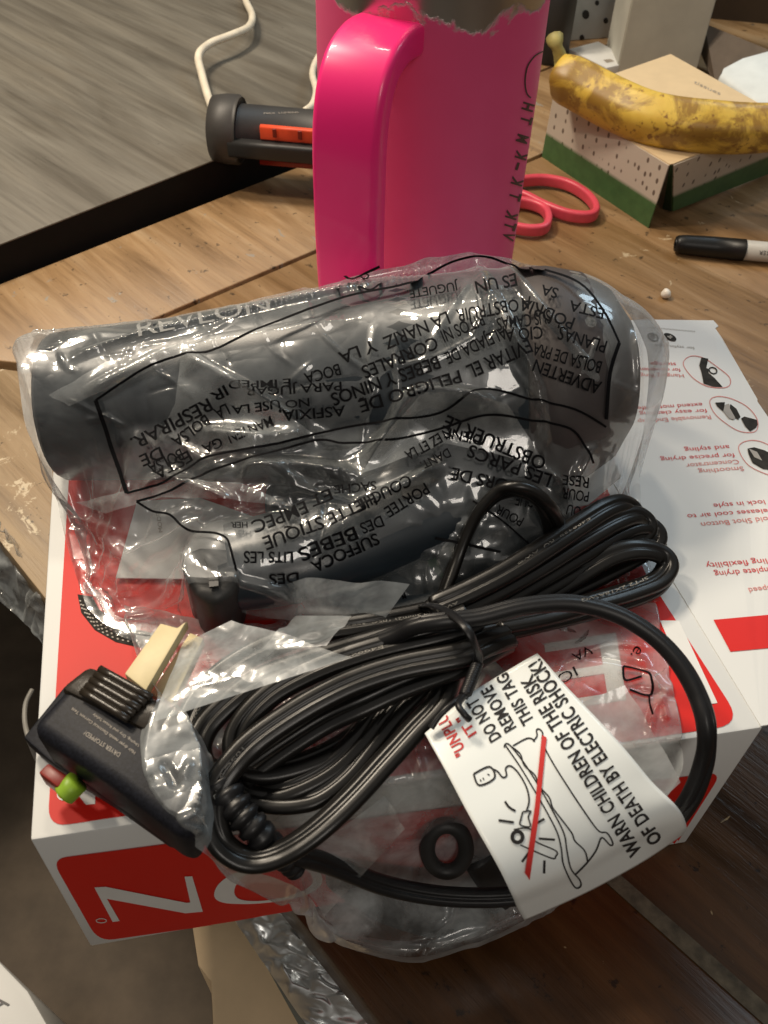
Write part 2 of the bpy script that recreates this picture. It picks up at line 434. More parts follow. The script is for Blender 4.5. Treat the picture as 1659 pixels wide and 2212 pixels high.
# inner field: three wide boards laid along the near edge direction, tight joints
i0 = inner+nA*g+nB*g
fieldw = [0, .50, .9, 1.5]
for k in range(3):
    a, b = fieldw[k], fieldw[k+1]
    P = [i0+dSA*(a+.0001), i0+dSA*(b-.0001), i0+dSA*(b-.0001)+dSC*1.3, i0+dSA*(a+.0001)+dSC*1.3]
    if k == 0:
        cl = SC[0]+dSC*-.10; m1, m2 = inter(P[0], dSC, cl, dSA), inter(P[1], dSC, cl, dSA)
        plank([P[0], P[1], m2-dSC*.0003, m1-dSC*.0003], M_wood, bev=.0001)
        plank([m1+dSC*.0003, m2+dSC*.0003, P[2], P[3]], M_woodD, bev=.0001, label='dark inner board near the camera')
    else: plank(P, M_wood, bev=.0001)
# dark inner stretch near the camera is the same inner board in the darker wood colour
P = [U(1150, 1990, .0012), U(1290, 1838, .0012), U(1659, 1640, .0012), U(2400, 1700, .0012), U(2300, 2700, .0012), U(1800, 2320, .0012)]
A0 = SC[0]+nB*g*1.5
q0 = A0-dSC*.10; q1 = A0+dSC*.9
P = [q0, q0+nB*.9, q1+nB*.9, q1]
P = [p+np.array([0, 0, .0012]) for p in P]
fj = [SC[0]-dSC*.3-nB*.0035, SC[0]-dSC*.3+nB*.0035, SC[0]+dSC*.9+nB*.0055, SC[0]+dSC*.9-nB*.0055]
M_dust = plain('joint_dust', S(84, 76, 62), .8, var=.5, nscale=120, bstr=.8)
prism('joint_grit', [p+np.array([0, 0, .0006]) for p in fj], down(fj, .0001), M_dust, table, label='pale grit packed in the joint')
# underlay so that joints read dark
uc = [inner+dA*0-nA*.08-nB*.08, inner+dSA*1.5-nA*.08, inner+dSA*1.5+dSC*1.4, inner-nB*.08+dSC*1.4]
uc = [np.array([p[0], p[1], -.02]) for p in uc]
prism('under_frame', uc, down(uc, -.034), M_black, table)
for q_ in (U(60, 950, 0)-np.array([0, 0, .036]),): pass
leg = [corner+dA*.03+dB*.03, corner+dA*.09+dB*.03, corner+dA*.09+dB*.09, corner+dA*.03+dB*.09]
prism('leg', down(leg, -.0352), down(leg, -.55), M_woodD, table, bevel=.003)

# ---- grey desk beyond, dark glass strip between, second brown top at right
GZ = .03
G0, G1 = U(0, 527, GZ), U(460, 346, GZ); dG = (G1-G0)/np.linalg.norm(G1-G0); nG = np.array([-dG[1], dG[0], 0])
desk = thing('grey_desk', tuple(G0), 'grey weathered wood desk top beyond the dark gap, upper left', 'desk')
a = G0-dG*.6; b = G0+dG*.75
top = [a, b, b+nG*1.3, a+nG*1.3]
prism('desk_top', top, down(top, GZ-.0018), M_gray, desk, bevel=.001)
top2 = down(top, GZ-.0019); prism('apron', [top2[0]+nG*.0005, top2[1]+nG*.0005, top2[2], top2[3]], down([top2[0]+nG*.0005, top2[1]+nG*.0005, top2[2], top2[3]], -.09), M_black, desk)
a = EA[0]-dA*.6-nA*.001; b = EA[0]+dA*.62-nA*.001
st = [a, b, b-nA*.075, a-nA*.075]; st = [np.array([p[0], p[1], -.012]) for p in st]
o = prism('glass_strip', st, down(st, -.02), M_blackglass); tag(o, 'strip of shiny black glass in the gap between grey desk and wooden table', 'glass strip')
a = EA[0]+dA*.66-nA*.0035; b = EA[0]+dA*2.0-nA*.0035
bt = [a, b, b-nA*.9, a-nA*.9]
side = thing('side_table', tuple(a), 'brown wooden table top at the far right behind the green carton', 'table')
prism('table_top', bt, down(bt, -.03), M_wood, side, bevel=.001)

# =============================================================== the retail box
HB = .12
BT = {k: v for k, v in zip(('FL', 'FR'), (U(65, 1815, HB), U(1650, 1571, HB)))}
BT['BR'] = np.array([.0785, .4445, HB]); BT['BL'] = np.array([-.188, .398, HB])
BB = {'FL': U(195, 2045, .0008), 'FR': U(1482, 1820, .0008), 'BR': np.array([.0785, .4445, .0008]), 'BL': np.array([-.188, .398, .0008])}
box = thing('dryer_box', tuple((BB['FL']+BB['FR']+BB['BR']+BB['BL'])/4), 'white and red retail carton with big red logo bands, overhanging the table edge', 'box')
def grid_face(P00, P10, P11, P01, nu, nv, bulge=0, n=(0, 0, 1)):
    V = []; n = np.array(n, float)
    for j in range(nv+1):
        for i in range(nu+1):
            u, v = i/nu, j/nv
            p = (1-u)*(1-v)*P00+u*(1-v)*P10+u*v*P11+(1-u)*v*P01
            V.append(p+n*bulge*math.sin(math.pi*u)*math.sin(math.pi*v))
    F = [(j*(nu+1)+i, j*(nu+1)+i+1, (j+1)*(nu+1)+i+1, (j+1)*(nu+1)+i) for j in range(nv) for i in range(nu)]
    return V, F
V, F = grid_face(BT['FL'], BT['FR'], BT['BR'], BT['BL'], 10, 10, .0)
bm = bmesh.new()
tv = [bm.verts.new(tuple(BT[k])) for k in ('FL', 'FR', 'BR', 'BL')]; bv = [bm.verts.new(tuple(BB[k])) for k in ('FL', 'FR', 'BR', 'BL')]
bm.faces.new(tv); bm.faces.new(bv[::-1])
for i in (0, 1, 2, 3): bm.faces.new((tv[i], bv[i], bv[(i+1) % 4], tv[(i+1) % 4]))
body = frombm('carton_body', bm, M_white, box, True, bevel=.0012)
# opened side panel lying out from the right top edge
fr = BT['FR']; br = BT['BR']
zt = HB-.001
pf = [br+(fr-br)*-.0, U(1395, 690, zt), U(1541, 692, zt-.001), U(1552, 704, zt-.0015), U(1545, 709, zt-.001), U(1560, 730, zt-.001), U(1600, 800, zt-.002), U(1636, 862, zt-.002), U(1636, 867, zt-.002), U(1660, 902, zt-.002), np.array([.252, .205, .112]), fr+np.array([-.0012, .0004, .0004])]
pf[0] = br+np.array([-.0012, 0, .0004])
side_panel = prism('side_panel', pf, [p-np.array([0, 0, .0009]) for p in pf], M_white, box, label='side panel torn open and folded out, printed with small red feature text')
bv_top = bvh_of([body]); bv_side = bvh_of([side_panel])
def boxprint(name, geos, mat, eps=.0003, bv=None, ml=None, label=None): return lay(name, geos, mat, box, bv or bv_top, eps, ml, label)
def P_poly(pts): return (np.array(pts, float), tri_poly(pts))
def rrect(c, rad, n=6):
    """quad with rounded corners in pixels"""
    out = []
    m = len(c)
    for i in range(m):
        p0, p1, p2 = (np.array(c[(i+k-1) % m], float) for k in range(3))
        r = rad[i] if hasattr(rad, '__len__') else rad
        if r <= 0: out.append(tuple(p1)); continue
        a = p1+(p0-p1)/np.linalg.norm(p0-p1)*r; b = p1+(p2-p1)/np.linalg.norm(p2-p1)*r
        for k in range(n+1):
            t = k/n; out.append(tuple((1-t)**2*a+2*t*(1-t)*p1+t*t*b))
    return out
# top banner (traced on the top face): near edge, then runs far back
tb = rrect([(103, 1788), (1604, 1565), (1395, 1240), (1290, 1010), (150, 1020)], [46, 60, 0, 0, 0])
boxprint('logo_band', [P_poly(tb)], M_red, .0003, ml=30)
# top logo letters, upside down; R stem and N edge traced
letters = [P_poly([(1425, 1342), (1466, 1342), (1549, 1520), (1506, 1526)])]
V, F = text_px('EVLO', [(1330, 1368), (430, 1508)], 150); letters.append((V, F))
letters.append(P_poly([(167, 1716), (187, 1740), (206, 1738), (212, 1560), (190, 1562)]))
letters.append(P_poly([(212, 1560), (238, 1558), (372, 1690), (350, 1712)]))
boxprint('logo_letter', letters, M_whitep, .0006)
boxprint('registered_mark', [stroke_px(bez_ellipse(137, 1718, 12, 11), 2.5, True), text_px('R', [(143, 1712), (131, 1714)], 11)], M_whitep, .0006)
# product picture on the top: dark grille with dots
boxprint('product_picture', [P_poly([(168, 1285), (176, 1325), (205, 1362), (250, 1388), (310, 1402), (345, 1398), (345, 1372), (300, 1362), (250, 1342), (215, 1318), (200, 1290)])], M_photo, .0005)
gd = [P_poly(bez_ellipse(x+o_*6*math.cos(1.9), y-o_*8, 2.6, 1.8, .3, 6)) for o_ in (0, 1, 2) for x, y in resample(catmull([(178, 1316), (210, 1358), (255, 1382), (335, 1396)], 8), 17)]
boxprint('product_picture', gd, M_greytxt, .0008)
# front face
def z7(x, y): return (x*.5, (2400+y*.7378)*.6777)
fb = rrect([z7(222, 455), (1560, 1666), (1438, 1858), z7(425, 812)], [34, 34, 30, 34])
boxprint('logo_band', [P_poly(fb)], M_red, .0003, ml=12)
Npoly = [z7(*p) for p in [(408, 575), (456, 572), (806, 642), (822, 640), (797, 528), (830, 527), (876, 680), (802, 687), (462, 624), (517, 720), (487, 724)]]
# O with contrast
O_out = [z7(*p) for p in [(925, 612), (945, 560), (1010, 515), (1100, 492), (1210, 478), (1310, 474), (1372, 500), (1392, 552), (1350, 596), (1260, 626), (1150, 642), (1050, 647), (960, 640)]]
O_in = [z7(*p) for p in [(1012, 600), (1022, 560), (1060, 522), (1130, 500), (1210, 488), (1290, 486), (1335, 510), (1350, 552), (1318, 584), (1250, 612), (1160, 630), (1090, 634), (1035, 626)]]
Oo = catmull(O_out, 4, True); Oi = catmull(O_in, 4, True)
n_ = min(len(Oo), len(Oi)); OV = np.concatenate([Oo[:n_], Oi[:n_]]); OF = [(i, (i+1) % n_, n_+(i+1) % n_, n_+i) for i in range(n_)]
V, F = text_px('L V', [(960, 1755), (790, 1790)], 95)
boxprint('logo_letter', [P_poly(Npoly), (OV, OF)], M_whitep, .0006)
boxprint('registered_mark', [stroke_px([z7(*p) for p in bez_ellipse(438, 719, 22, 9, 0, 20)], 1.6, True)], M_whitep, .0006)
E_ = [P_poly([(1190, 1735), (1290, 1722), (1310, 1750), (1215, 1765)]), P_poly([(1330, 1716), (1400, 1707), (1300, 1860), (1270, 1866)])]
boxprint('logo_letter', E_, M_whitep, .0006)
# side panel print
def s2(x, y): return ((1980+x*.28209)*.6777, (980+y*.28209)*.6777)
def s3(x, y): return ((1980+x*.28209)*.6777, (1500+y*.28209)*.6777)
redt, pale, grey = [], [], []
def T(lst, txt, a, b, h, f): lst.append(text_px(txt, [f(*a), f(*b)], h*.1912, shear=-.35))
T(redt, 'storage', (612, 628), (330, 622), 40, s2); T(redt, 'for convenient', (662, 690), (180, 684), 40, s2); T(pale, 'Hanging Ring', (700, 755), (210, 752), 42, s2)
T(redt, 'extend motor life', (908, 1080), (180, 1125), 44, s2); T(redt, 'for easy cleaning', (962, 1150), (200, 1185), 44, s2); T(pale, 'Removable End Cap', (1003, 1220), (180, 1270), 46, s2)
T(redt, 'and styling', (1212, 1558), (708, 1592), 48, s2); T(redt, 'for precise drying', (1272, 1650), (438, 1700), 48, s2); T(pale, 'Concentrator', (1318, 1722), (724, 1770), 50, s2); T(pale, 'Smoothing', (1372, 1800), (865, 1835), 50, s2)
T(redt, 'lock in style', (1612, 335), (1034, 378), 52, s3); T(redt, 'releases cool air to', (1690, 430), (738, 498), 52, s3); T(pale, 'Cold Shot Button', (1730, 515), (895, 590), 56, s3)
T(redt, 'styling flexibility', (1790, 985), (945, 1050), 62, s3); T(redt, 'complete drying', (1800, 1085), (1043, 1145), 62, s3); T(pale, '2 speed', (1760, 1295), (1430, 1330), 58, s3)
T(grey, 'www.hairtools.com', (830, 268), (330, 215), 20, s2) if False else T(grey, 'mmmmmmmmmm', (830, 268), (330, 222), 18, s2)
T(grey, 'for styling tips', (825, 450), (375, 415), 28, s2)
for ls_, mm_ in ((redt, M_redtxt), (pale, M_palered), (grey, M_greytxt)):
    for l_ in ls_: boxprint('feature_text', [l_], mm_, .0003, bv_side)
cir = []
for f, pts in ((s2, [(700, 640), (780, 555), (930, 575), (1090, 680), (1220, 790), (1225, 880), (1140, 912), (960, 890), (800, 790)]),
               (s2, [(1000, 1060), (1080, 1010), (1230, 1030), (1400, 1110), (1510, 1220), (1545, 1330), (1500, 1410), (1330, 1400), (1150, 1290), (1040, 1180)]),
               (s2, [(1325, 1600), (1390, 1520), (1540, 1510), (1700, 1580), (1850, 1720), (1830, 1920), (1650, 1890), (1430, 1780)])):
    cir.append(stroke_px([f(*p) for p in pts], 1.6, True))
boxprint('picture_ring', cir, M_palered, .0003, bv_side)
def Pz(f, pts): return P_poly([f(*p) for p in pts])
pics = [Pz(s2, [(905, 568), (982, 585), (958, 690), (985, 700), (985, 745), (1050, 800), (1145, 905), (1040, 900), (930, 865), (905, 740), (880, 660)]),
        Pz(s2, [(1060, 1080), (1170, 1075), (1155, 1180), (1130, 1165), (1080, 1120)]), Pz(s2, [(1230, 1095), (1300, 1150), (1345, 1240), (1320, 1275), (1280, 1250), (1225, 1150)]),
        Pz(s2, [(1352, 1260), (1390, 1238), (1530, 1275), (1540, 1330), (1520, 1365), (1455, 1405), (1400, 1350)]),
        Pz(s2, [(1425, 1600), (1500, 1585), (1620, 1620), (1760, 1700), (1760, 1850), (1600, 1830), (1480, 1760), (1435, 1660)]),
        stroke_px([s2(*p) for p in bez_ellipse(1035, 718, 45, 33, .4, 16)], 2.6, True),
        Pz(s2, bez_ellipse(550, 340, 78, 36, .45, 20)), stroke_px([s2(*p) for p in bez_ellipse(360, 340, 60, 36, .45, 16)], 2.2, True), stroke_px([s2(*p) for p in bez_ellipse(355, 335, 22, 14, .45, 12)], 1.8, True)]
boxprint('feature_picture', pics, M_photo, .0004, bv_side)
for g_ in (Pz(s2, [(1165, 1110), (1215, 1095), (1225, 1150), (1285, 1255), (1270, 1275), (1215, 1262), (1150, 1180)]), stroke_px([s2(520, 335), s2(548, 345), s2(575, 340)], 3), stroke_px([s2(556, 320), s2(548, 345), s2(556, 362)], 3), Pz(s2, [(1440, 1605), (1530, 1640), (1590, 1740), (1500, 1700)])): boxprint('picture_detail', [g_], M_greytxt, .0006, bv_side)
boxprint('red_band', [Pz(s3, [(1040, 1690), (2300, 1575), (2500, 1930), (1232, 2050)])], M_red, .0003, bv_side, ml=12)

# =============================================================== hair dryer (lies on the box, inside the bag)
ax0 = U(128, 880, HB+.036); ax1 = U(1262, 812, HB+.052)
axd = (ax1-ax0); AL = np.linalg.norm(axd)
dry = thing('hair_dryer', tuple((ax0+ax1)/2*np.array([1, 1, 0])+np.array([0, 0, HB])), 'black hair dryer with round dark end cap, inside the clear printed bag', 'hair dryer')
def lathe_axis(name, A, B, prof, mat, parent, n=40, label=None, zflat=None):
    d = (B-A)/np.linalg.norm(B-A); s = np.cross(d, [0, 0, 1]); s /= np.linalg.norm(s); u = np.cross(s, d)
    V = []; F = []
    for (t, r) in prof:
        c = A+(B-A)*t
        for k in range(n):
            a = 2*math.pi*k/n; V.append(c+(s*math.cos(a)+u*math.sin(a))*r)
    for i in range(len(prof)-1):
        for k in range(n):
            j = (k+1) % n; F.append((i*n+k, i*n+j, (i+1)*n+j, (i+1)*n+k))
    F += [tuple(range(n)), tuple((len(prof)-1)*n+k for k in range(n))[::-1]]
    return mesh(name, V, F, mat, parent, True, label)
barrel_prof = [(0, .030), (.0, .034), (.01, .0355), (.20, .038), (.35, .0425), (.5, .047), (.65, .0505), (.80, .052), (.86, .052)]
lathe_axis('barrel', ax0, ax1, barrel_prof, M_dryer, dry)
lathe_axis('end_cap', ax0, ax1, [(.862, .050), (.864, .0525), (.93, .0525), (.99, .049), (1.04, .041), (1.075, .028), (1.09, .012), (1.093, .001)], M_dryer2, dry, label='dark brown domed air intake cap')
lathe_axis('nozzle_mouth', ax0-axd/AL*.002, ax0+axd/AL*.001, [(0, .029), (1, .029)], M_ink, dry)
hp = catmull([ax1-axd*.20+np.array([0, -.004, -.024]), U(1080, 1010, HB+.030), U(880, 1110, HB+.026), U(660, 1190, HB+.024), U(500, 1225, HB+.022)], 10)
sweep('handle', hp, circ(.026, 24, .020), M_dryer, dry, scale=np.interp(np.linspace(0, 1, len(hp)), [0, .2, .7, 1], [1.15, 1.0, .92, .80]))
kb = [U(388, 1195, HB+.036), U(430, 1175, HB+.036), U(505, 1180, HB+.036), U(520, 1215, HB+.036), U(515, 1260, HB+.036), U(470, 1300, HB+.034), U(425, 1290, HB+.034), U(395, 1240, HB+.036)]
prism('handle_end', kb, down(kb, HB+.003), M_rubber, dry, bevel=.004, seg=3)
hs_ = [U(440, 1205, HB+.0372), U(485, 1200, HB+.0372), U(490, 1215, HB+.0372), U(470, 1222, HB+.0372), U(472, 1265, HB+.0372), U(452, 1268, HB+.0372), U(450, 1222, HB+.0372)]
prism('hang_slot', hs_, down(hs_, HB+.0362), M_ink, dry)
bvd = bvh_of([c for c in dry.children if c.name.startswith('barrel')])
# logo on the barrel
lay('logo_letters', [text_px('REVLON', [(300, 728), (440, 700), (585, 672)], 34, .95)], plain('dim_silver_print', (.34, .35, .35), .5, bstr=0), dry, bvd, .0004, 12)
# switches on the handle
for (x, y) in ((900, 1060), (960, 1030)):
    c = U(x, y, HB+.046); q = [c+np.array([dx, dy, 0]) for dx, dy in ((-.006, -.004), (.006, -.001), (.005, .005), (-.007, .002))]
    prism('switch', q, down(q, c[2]-.008), M_rubber, dry, bevel=.001)

dif = thing('diffuser_attachment', tuple(U(900, 1120, HB)), 'wide black diffuser bowl under the printed bag below the dryer barrel', 'diffuser')
DC = U(905, 1095, HB+.01)
def lathe0(name, prof, mat, parent, cx, cy, n=64):
    V = [(cx+r*math.cos(2*math.pi*k/n), cy+r*math.sin(2*math.pi*k/n), z) for r, z in prof for k in range(n)]
    F = [(i*n+k, i*n+(k+1) % n, (i+1)*n+(k+1) % n, (i+1)*n+k) for i in range(len(prof)-1) for k in range(n)]
    F.append(tuple(range(n))[::-1]); F.append(tuple((len(prof)-1)*n+k for k in range(n)))
    o = mesh(name, V, F, mat, parent, True); autosmooth(o); return o
lathe0('bowl', [(.060, HB+.001), (.070, HB+.006), (.073, HB+.016), (.070, HB+.019), (.064, HB+.013), (.02, HB+.010)], M_dryer, dif, DC[0], DC[1])
for k in range(12):
    a = 2*math.pi*k/12; lathe0('prong', [(.0045, HB+.009), (.0035, HB+.020), (.001, HB+.022)], M_rubber, dif, DC[0]+.042*math.cos(a), DC[1]+.042*math.sin(a), 12)
# leaflets in the bag
def sheet(name, pts, mat, label, cat, th=.0006, parent=None):
    o = prism(name, pts, [p-np.array([0, 0, th]) for p in pts], mat, parent)
    if not parent: tag(o, label, cat)
    return o
lf = sheet('leaflet', [U(296, 1083, HB+.004), U(430, 1075, HB+.004), U(560, 1120, HB+.003), U(520, 1252, HB+.003), U(250, 1248, HB+.003)], M_white, 'small white folded leaflet under the left end of the dryer handle', 'leaflet')
lf2 = sheet('leaflet', [U(1190, 1010, HB+.012), U(1300, 930, HB+.012), U(1342, 1030, HB+.012), U(1270, 1090, HB+.012), U(1180, 1100, HB+.010)], M_white, 'white folded manual showing at the right of the bag above the cord coil', 'leaflet')
lb = bvh_of([lf]); lay('small_print', [text_px('MODEL', [(352, 1150), (345, 1100)], 9)], M_greytxt, lf, lb)
gt = sheet('green_tag', [U(880, 1190, HB+.010), U(930, 1180, HB+.012), U(965, 1255, HB+.012), U(900, 1290, HB+.010)], plain('green_card', S(40, 84, 50), .5), 'small dark green card tag in the bag beside the twisted cord loop', 'tag')

# =============================================================== cloth-like film sheets
def coons(top, bottom, left, right, nu, nv):
    T_ = resample(catmull(top, 8), nu); B_ = resample(catmull(bottom, 8), nu); L_ = resample(catmull(left, 8), nv); R_ = resample(catmull(right, 8), nv)
    u = np.linspace(0, 1, nu)[None, :, None]; v = np.linspace(0, 1, nv)[:, None, None]
    P = (1-v)*T_[None]+v*B_[None]+(1-u)*L_[:, None]+u*R_[:, None]
    P -= (1-u)*(1-v)*T_[0]+u*(1-v)*T_[-1]+(1-u)*v*B_[0]+u*v*B_[-1]
    return P
def smooth_grid(P, it, pin=True):
    for _ in range(it):
        Q = P.copy(); Q[1:-1, 1:-1] = (P[:-2, 1:-1]+P[2:, 1:-1]+P[1:-1, :-2]+P[1:-1, 2:])/4; P = Q
    return P
def lattice_noise(shape, cells, seed):
    r = np.random.RandomState(seed); a = r.uniform(-1, 1, (cells[0]+3, cells[1]+3))
    y = np.linspace(0, cells[0], shape[0]); x = np.linspace(0, cells[1], shape[1])
    yi = y.astype(int); xi = x.astype(int); fy = (y-yi)[:, None]; fx = (x-xi)[None, :]
    fy = fy*fy*(3-2*fy); fx = fx*fx*(3-2*fx)
    A = a[yi][:, xi]; B = a[yi][:, xi+1]; C = a[yi+1][:, xi]; D = a[yi+1][:, xi+1]
    return (A*(1-fx)+B*fx)*(1-fy)+(C*(1-fx)+D*fx)*fy
def crumple(P0, hfun, stretch, iters, seed, stiff=.25, amp=.004, grav=.00015, gap=.0012, lift=0):
    P = P0.copy(); nv, nu = P.shape[:2]
    ex = [np.linalg.norm(P0[:, k:]-P0[:, :-k], axis=2)*stretch for k in (1, 2, 4)]
    ey = [np.linalg.norm(P0[k:]-P0[:-k], axis=2)*stretch for k in (1, 2, 4)]
    dg = np.linalg.norm(P0[1:, 1:]-P0[:-1, :-1], axis=2)*stretch; dg2 = np.linalg.norm(P0[1:, :-1]-P0[:-1, 1:], axis=2)*stretch
    P[..., 2] += amp*(lattice_noise((nv, nu), (nv//9, nu//9), seed)+.6*lattice_noise((nv, nu), (nv//5, nu//5), seed+1))
    fix = np.zeros((nv, nu, 1)); fix[1:-1, 1:-1] = 1
    prev = P.copy()
    def con(A, B, L, k):
        d = B-A; l = np.linalg.norm(d, axis=2)+1e-9; c = (d*((l-L)/l*.5*k)[..., None]); return c
    for it in range(iters):
        vel = (P-prev)*.85; prev = P.copy(); P = P+vel*fix; P[..., 2] -= grav
        for _ in range(2):
            acc = np.zeros_like(P); w = np.zeros((nv, nu, 1))
            for (L, k, s) in ((ex[0], 1, 1.), (ex[1], 2, stiff), (ex[2], 4, stiff*.5)):
                c = con(P[:, :-k], P[:, k:], L, s); acc[:, :-k] += c; acc[:, k:] -= c; w[:, :-k] += s; w[:, k:] += s
            for (L, k, s) in ((ey[0], 1, 1.), (ey[1], 2, stiff), (ey[2], 4, stiff*.5)):
                c = con(P[:-k], P[k:], L, s); acc[:-k] += c; acc[k:] -= c; w[:-k] += s; w[k:] += s
            c = con(P[:-1, :-1], P[1:, 1:], dg, .5); acc[:-1, :-1] += c; acc[1:, 1:] -= c; w[:-1, :-1] += .5; w[1:, 1:] += .5
            c = con(P[:-1, 1:], P[1:, :-1], dg2, .5); acc[:-1, 1:] += c; acc[1:, :-1] -= c; w[:-1, 1:] += .5; w[1:, :-1] += .5
            P = P+acc/w*1.9*fix
        hz = hfun(P[..., 0], P[..., 1])+gap
        P[..., 2] = np.where(fix[..., 0] > 0, np.maximum(P[..., 2], hz), P[..., 2])
    return P
def seg_h(x, y, A, B, rA, rB):
    d = (B-A)[:2]; L2 = d@d; t = np.clip(((x-A[0])*d[0]+(y-A[1])*d[1])/L2, 0, 1)
    cx = A[0]+t*d[0]; cy = A[1]+t*d[1]; cz = A[2]+t*(B[2]-A[2]); r = rA+t*(rB-rA)
    q = r*r-(x-cx)**2-(y-cy)**2
    return np.where(q > 0, cz+np.sqrt(np.maximum(q, 0)), -1.)
def in_poly(x, y, poly):
    ins = np.zeros(x.shape, bool); n = len(poly)
    for i in range(n):
        x1, y1 = poly[i][:2]; x2, y2 = poly[(i+1) % n][:2]
        c = ((y1 > y) != (y2 > y)) & (x < (x2-x1)*(y-y1)/(y2-y1+1e-12)+x1); ins ^= c
    return ins
boxpoly = [BT['FL'], BT['FR'], BT['BR'], BT['BL']]
plug_top = [U(*q, .155) for q in [(58, 1570), (137, 1483), (193, 1430), (334, 1500), (404, 1540), (436, 1620), (440, 1720), (415, 1812), (372, 1792), (250, 1700)]]
def h_bag(x, y):
    h = np.where(in_poly(x, y, boxpoly), HB+.001, 0.)
    h = np.maximum(h, np.where(in_poly(x, y, pf), HB, 0.))
    pts = [(0, .036), (.2, .038), (.5, .047), (.8, .052), (.93, .050), (1.0, .040)]
    for (a, ra), (b, rb) in zip(pts[:-1], pts[1:]): h = np.maximum(h, seg_h(x, y, ax0+axd*a, ax0+axd*b, ra, rb))
    for a, b in zip(hp[:-1:5], list(hp[5::5])+[hp[-1]]): h = np.maximum(h, seg_h(x, y, a, b, .021, .021))
    h = np.maximum(h, np.where(in_poly(x, y, kb), HB+.037, 0))
    return h
def gridmesh(name, P, mat, parent=None, label=None):
    nv, nu = P.shape[:2]
    F = [(j*nu+i, (j+1)*nu+i, (j+1)*nu+i+1, j*nu+i+1) for j in range(nv-1) for i in range(nu-1)]
    return mesh(name, P.reshape(-1, 3), F, mat, parent, True, label)
def make_uv(Pflat, Pfin, eps=.0005):
    """pixel (in the smooth, unwrinkled sheet) -> point on the wrinkled sheet"""
    nv, nu = Pflat.shape[:2]; q = pix(Pflat.reshape(-1, 3))
    F = []
    for j in range(nv-1):
        for i in range(nu-1):
            a, b, c, d = j*nu+i, j*nu+i+1, (j+1)*nu+i+1, (j+1)*nu+i; F += [(a, b, c), (a, c, d)]
    bv = BVHTree.FromPolygons([Vector((p[0], p[1], 0)) for p in q], F); R = Pfin.reshape(-1, 3)
    def f(x, y):
        h = bv.ray_cast(Vector((x, y, 5)), Vector((0, 0, -1)))
        if h[0] is None: return None
        a, b, c = F[h[2]]; A, B, C = q[a], q[b], q[c]
        den = (B[1]-C[1])*(A[0]-C[0])+(C[0]-B[0])*(A[1]-C[1])
        if abs(den) < 1e-9: return None
        l1 = ((B[1]-C[1])*(x-C[0])+(C[0]-B[0])*(y-C[1]))/den; l2 = ((C[1]-A[1])*(x-C[0])+(A[0]-C[0])*(y-C[1]))/den
        p = R[a]*l1+R[b]*l2+R[c]*(1-l1-l2); n = CAMP-p; n = n/np.linalg.norm(n)*.5+np.array([0, 0, .6]); n /= np.linalg.norm(n)
        return Vector(p+n*eps)
    return f
def folds(P, lst):
    """sharp creases: (pixel polyline, height, width)"""
    q = pix(P.reshape(-1, 3)); off = np.zeros(len(q))
    for pts, h, wd in lst:
        C_ = resample(catmull(pts, 8), 60); d = np.full(len(q), 1e9); tt = np.zeros(len(q))
        for k, c in enumerate(C_):
            e = np.hypot(q[:, 0]-c[0], q[:, 1]-c[1]); m_ = e < d; d = np.where(m_, e, d); tt = np.where(m_, k/59, tt)
        off += h*np.maximum(0, 1-d/wd)**1.3*np.clip(np.minimum(tt, 1-tt)*6, .15, 1)
    Q = P.reshape(-1, 3).copy(); to = CAMP-Q; to /= np.linalg.norm(to, axis=1)[:, None]; to = to*.5+np.array([0, 0, .6])
    return (Q+to*off[:, None]).reshape(P.shape)

def upsample(P):
    nv, nu = P.shape[:2]; Q = np.zeros((2*nv-1, 2*nu-1, 3)); Q[::2, ::2] = P
    Q[1::2, ::2] = (P[1:]+P[:-1])/2; Q[:, 1::2] = (Q[:, :-1:2]+Q[:, 2::2])/2; return Q
def creases(P, box_, n, seed, hmax, wd, lmin=60, lmax=260, angs=None):
    rs = np.random.RandomState(seed); lst = []
    for k in range(n):
        x = rs.uniform(box_[0], box_[2]); y = rs.uniform(box_[1], box_[3]); a = rs.uniform(0, math.pi) if angs is None else rs.normal(angs[k % len(angs)], .25); l = rs.uniform(lmin, lmax)
        dx, dy = math.cos(a)*l/2, math.sin(a)*l/2; j = rs.uniform(-.12, .12)*l
        lst.append(([(x-dx, y-dy), (x-dy/l*2*j, y+dx/l*2*j), (x+dx, y+dy)], rs.choice([-1, 1, 1])*rs.uniform(.35, 1)*hmax, rs.uniform(.7, 1.4)*wd))
    return folds(P, lst)
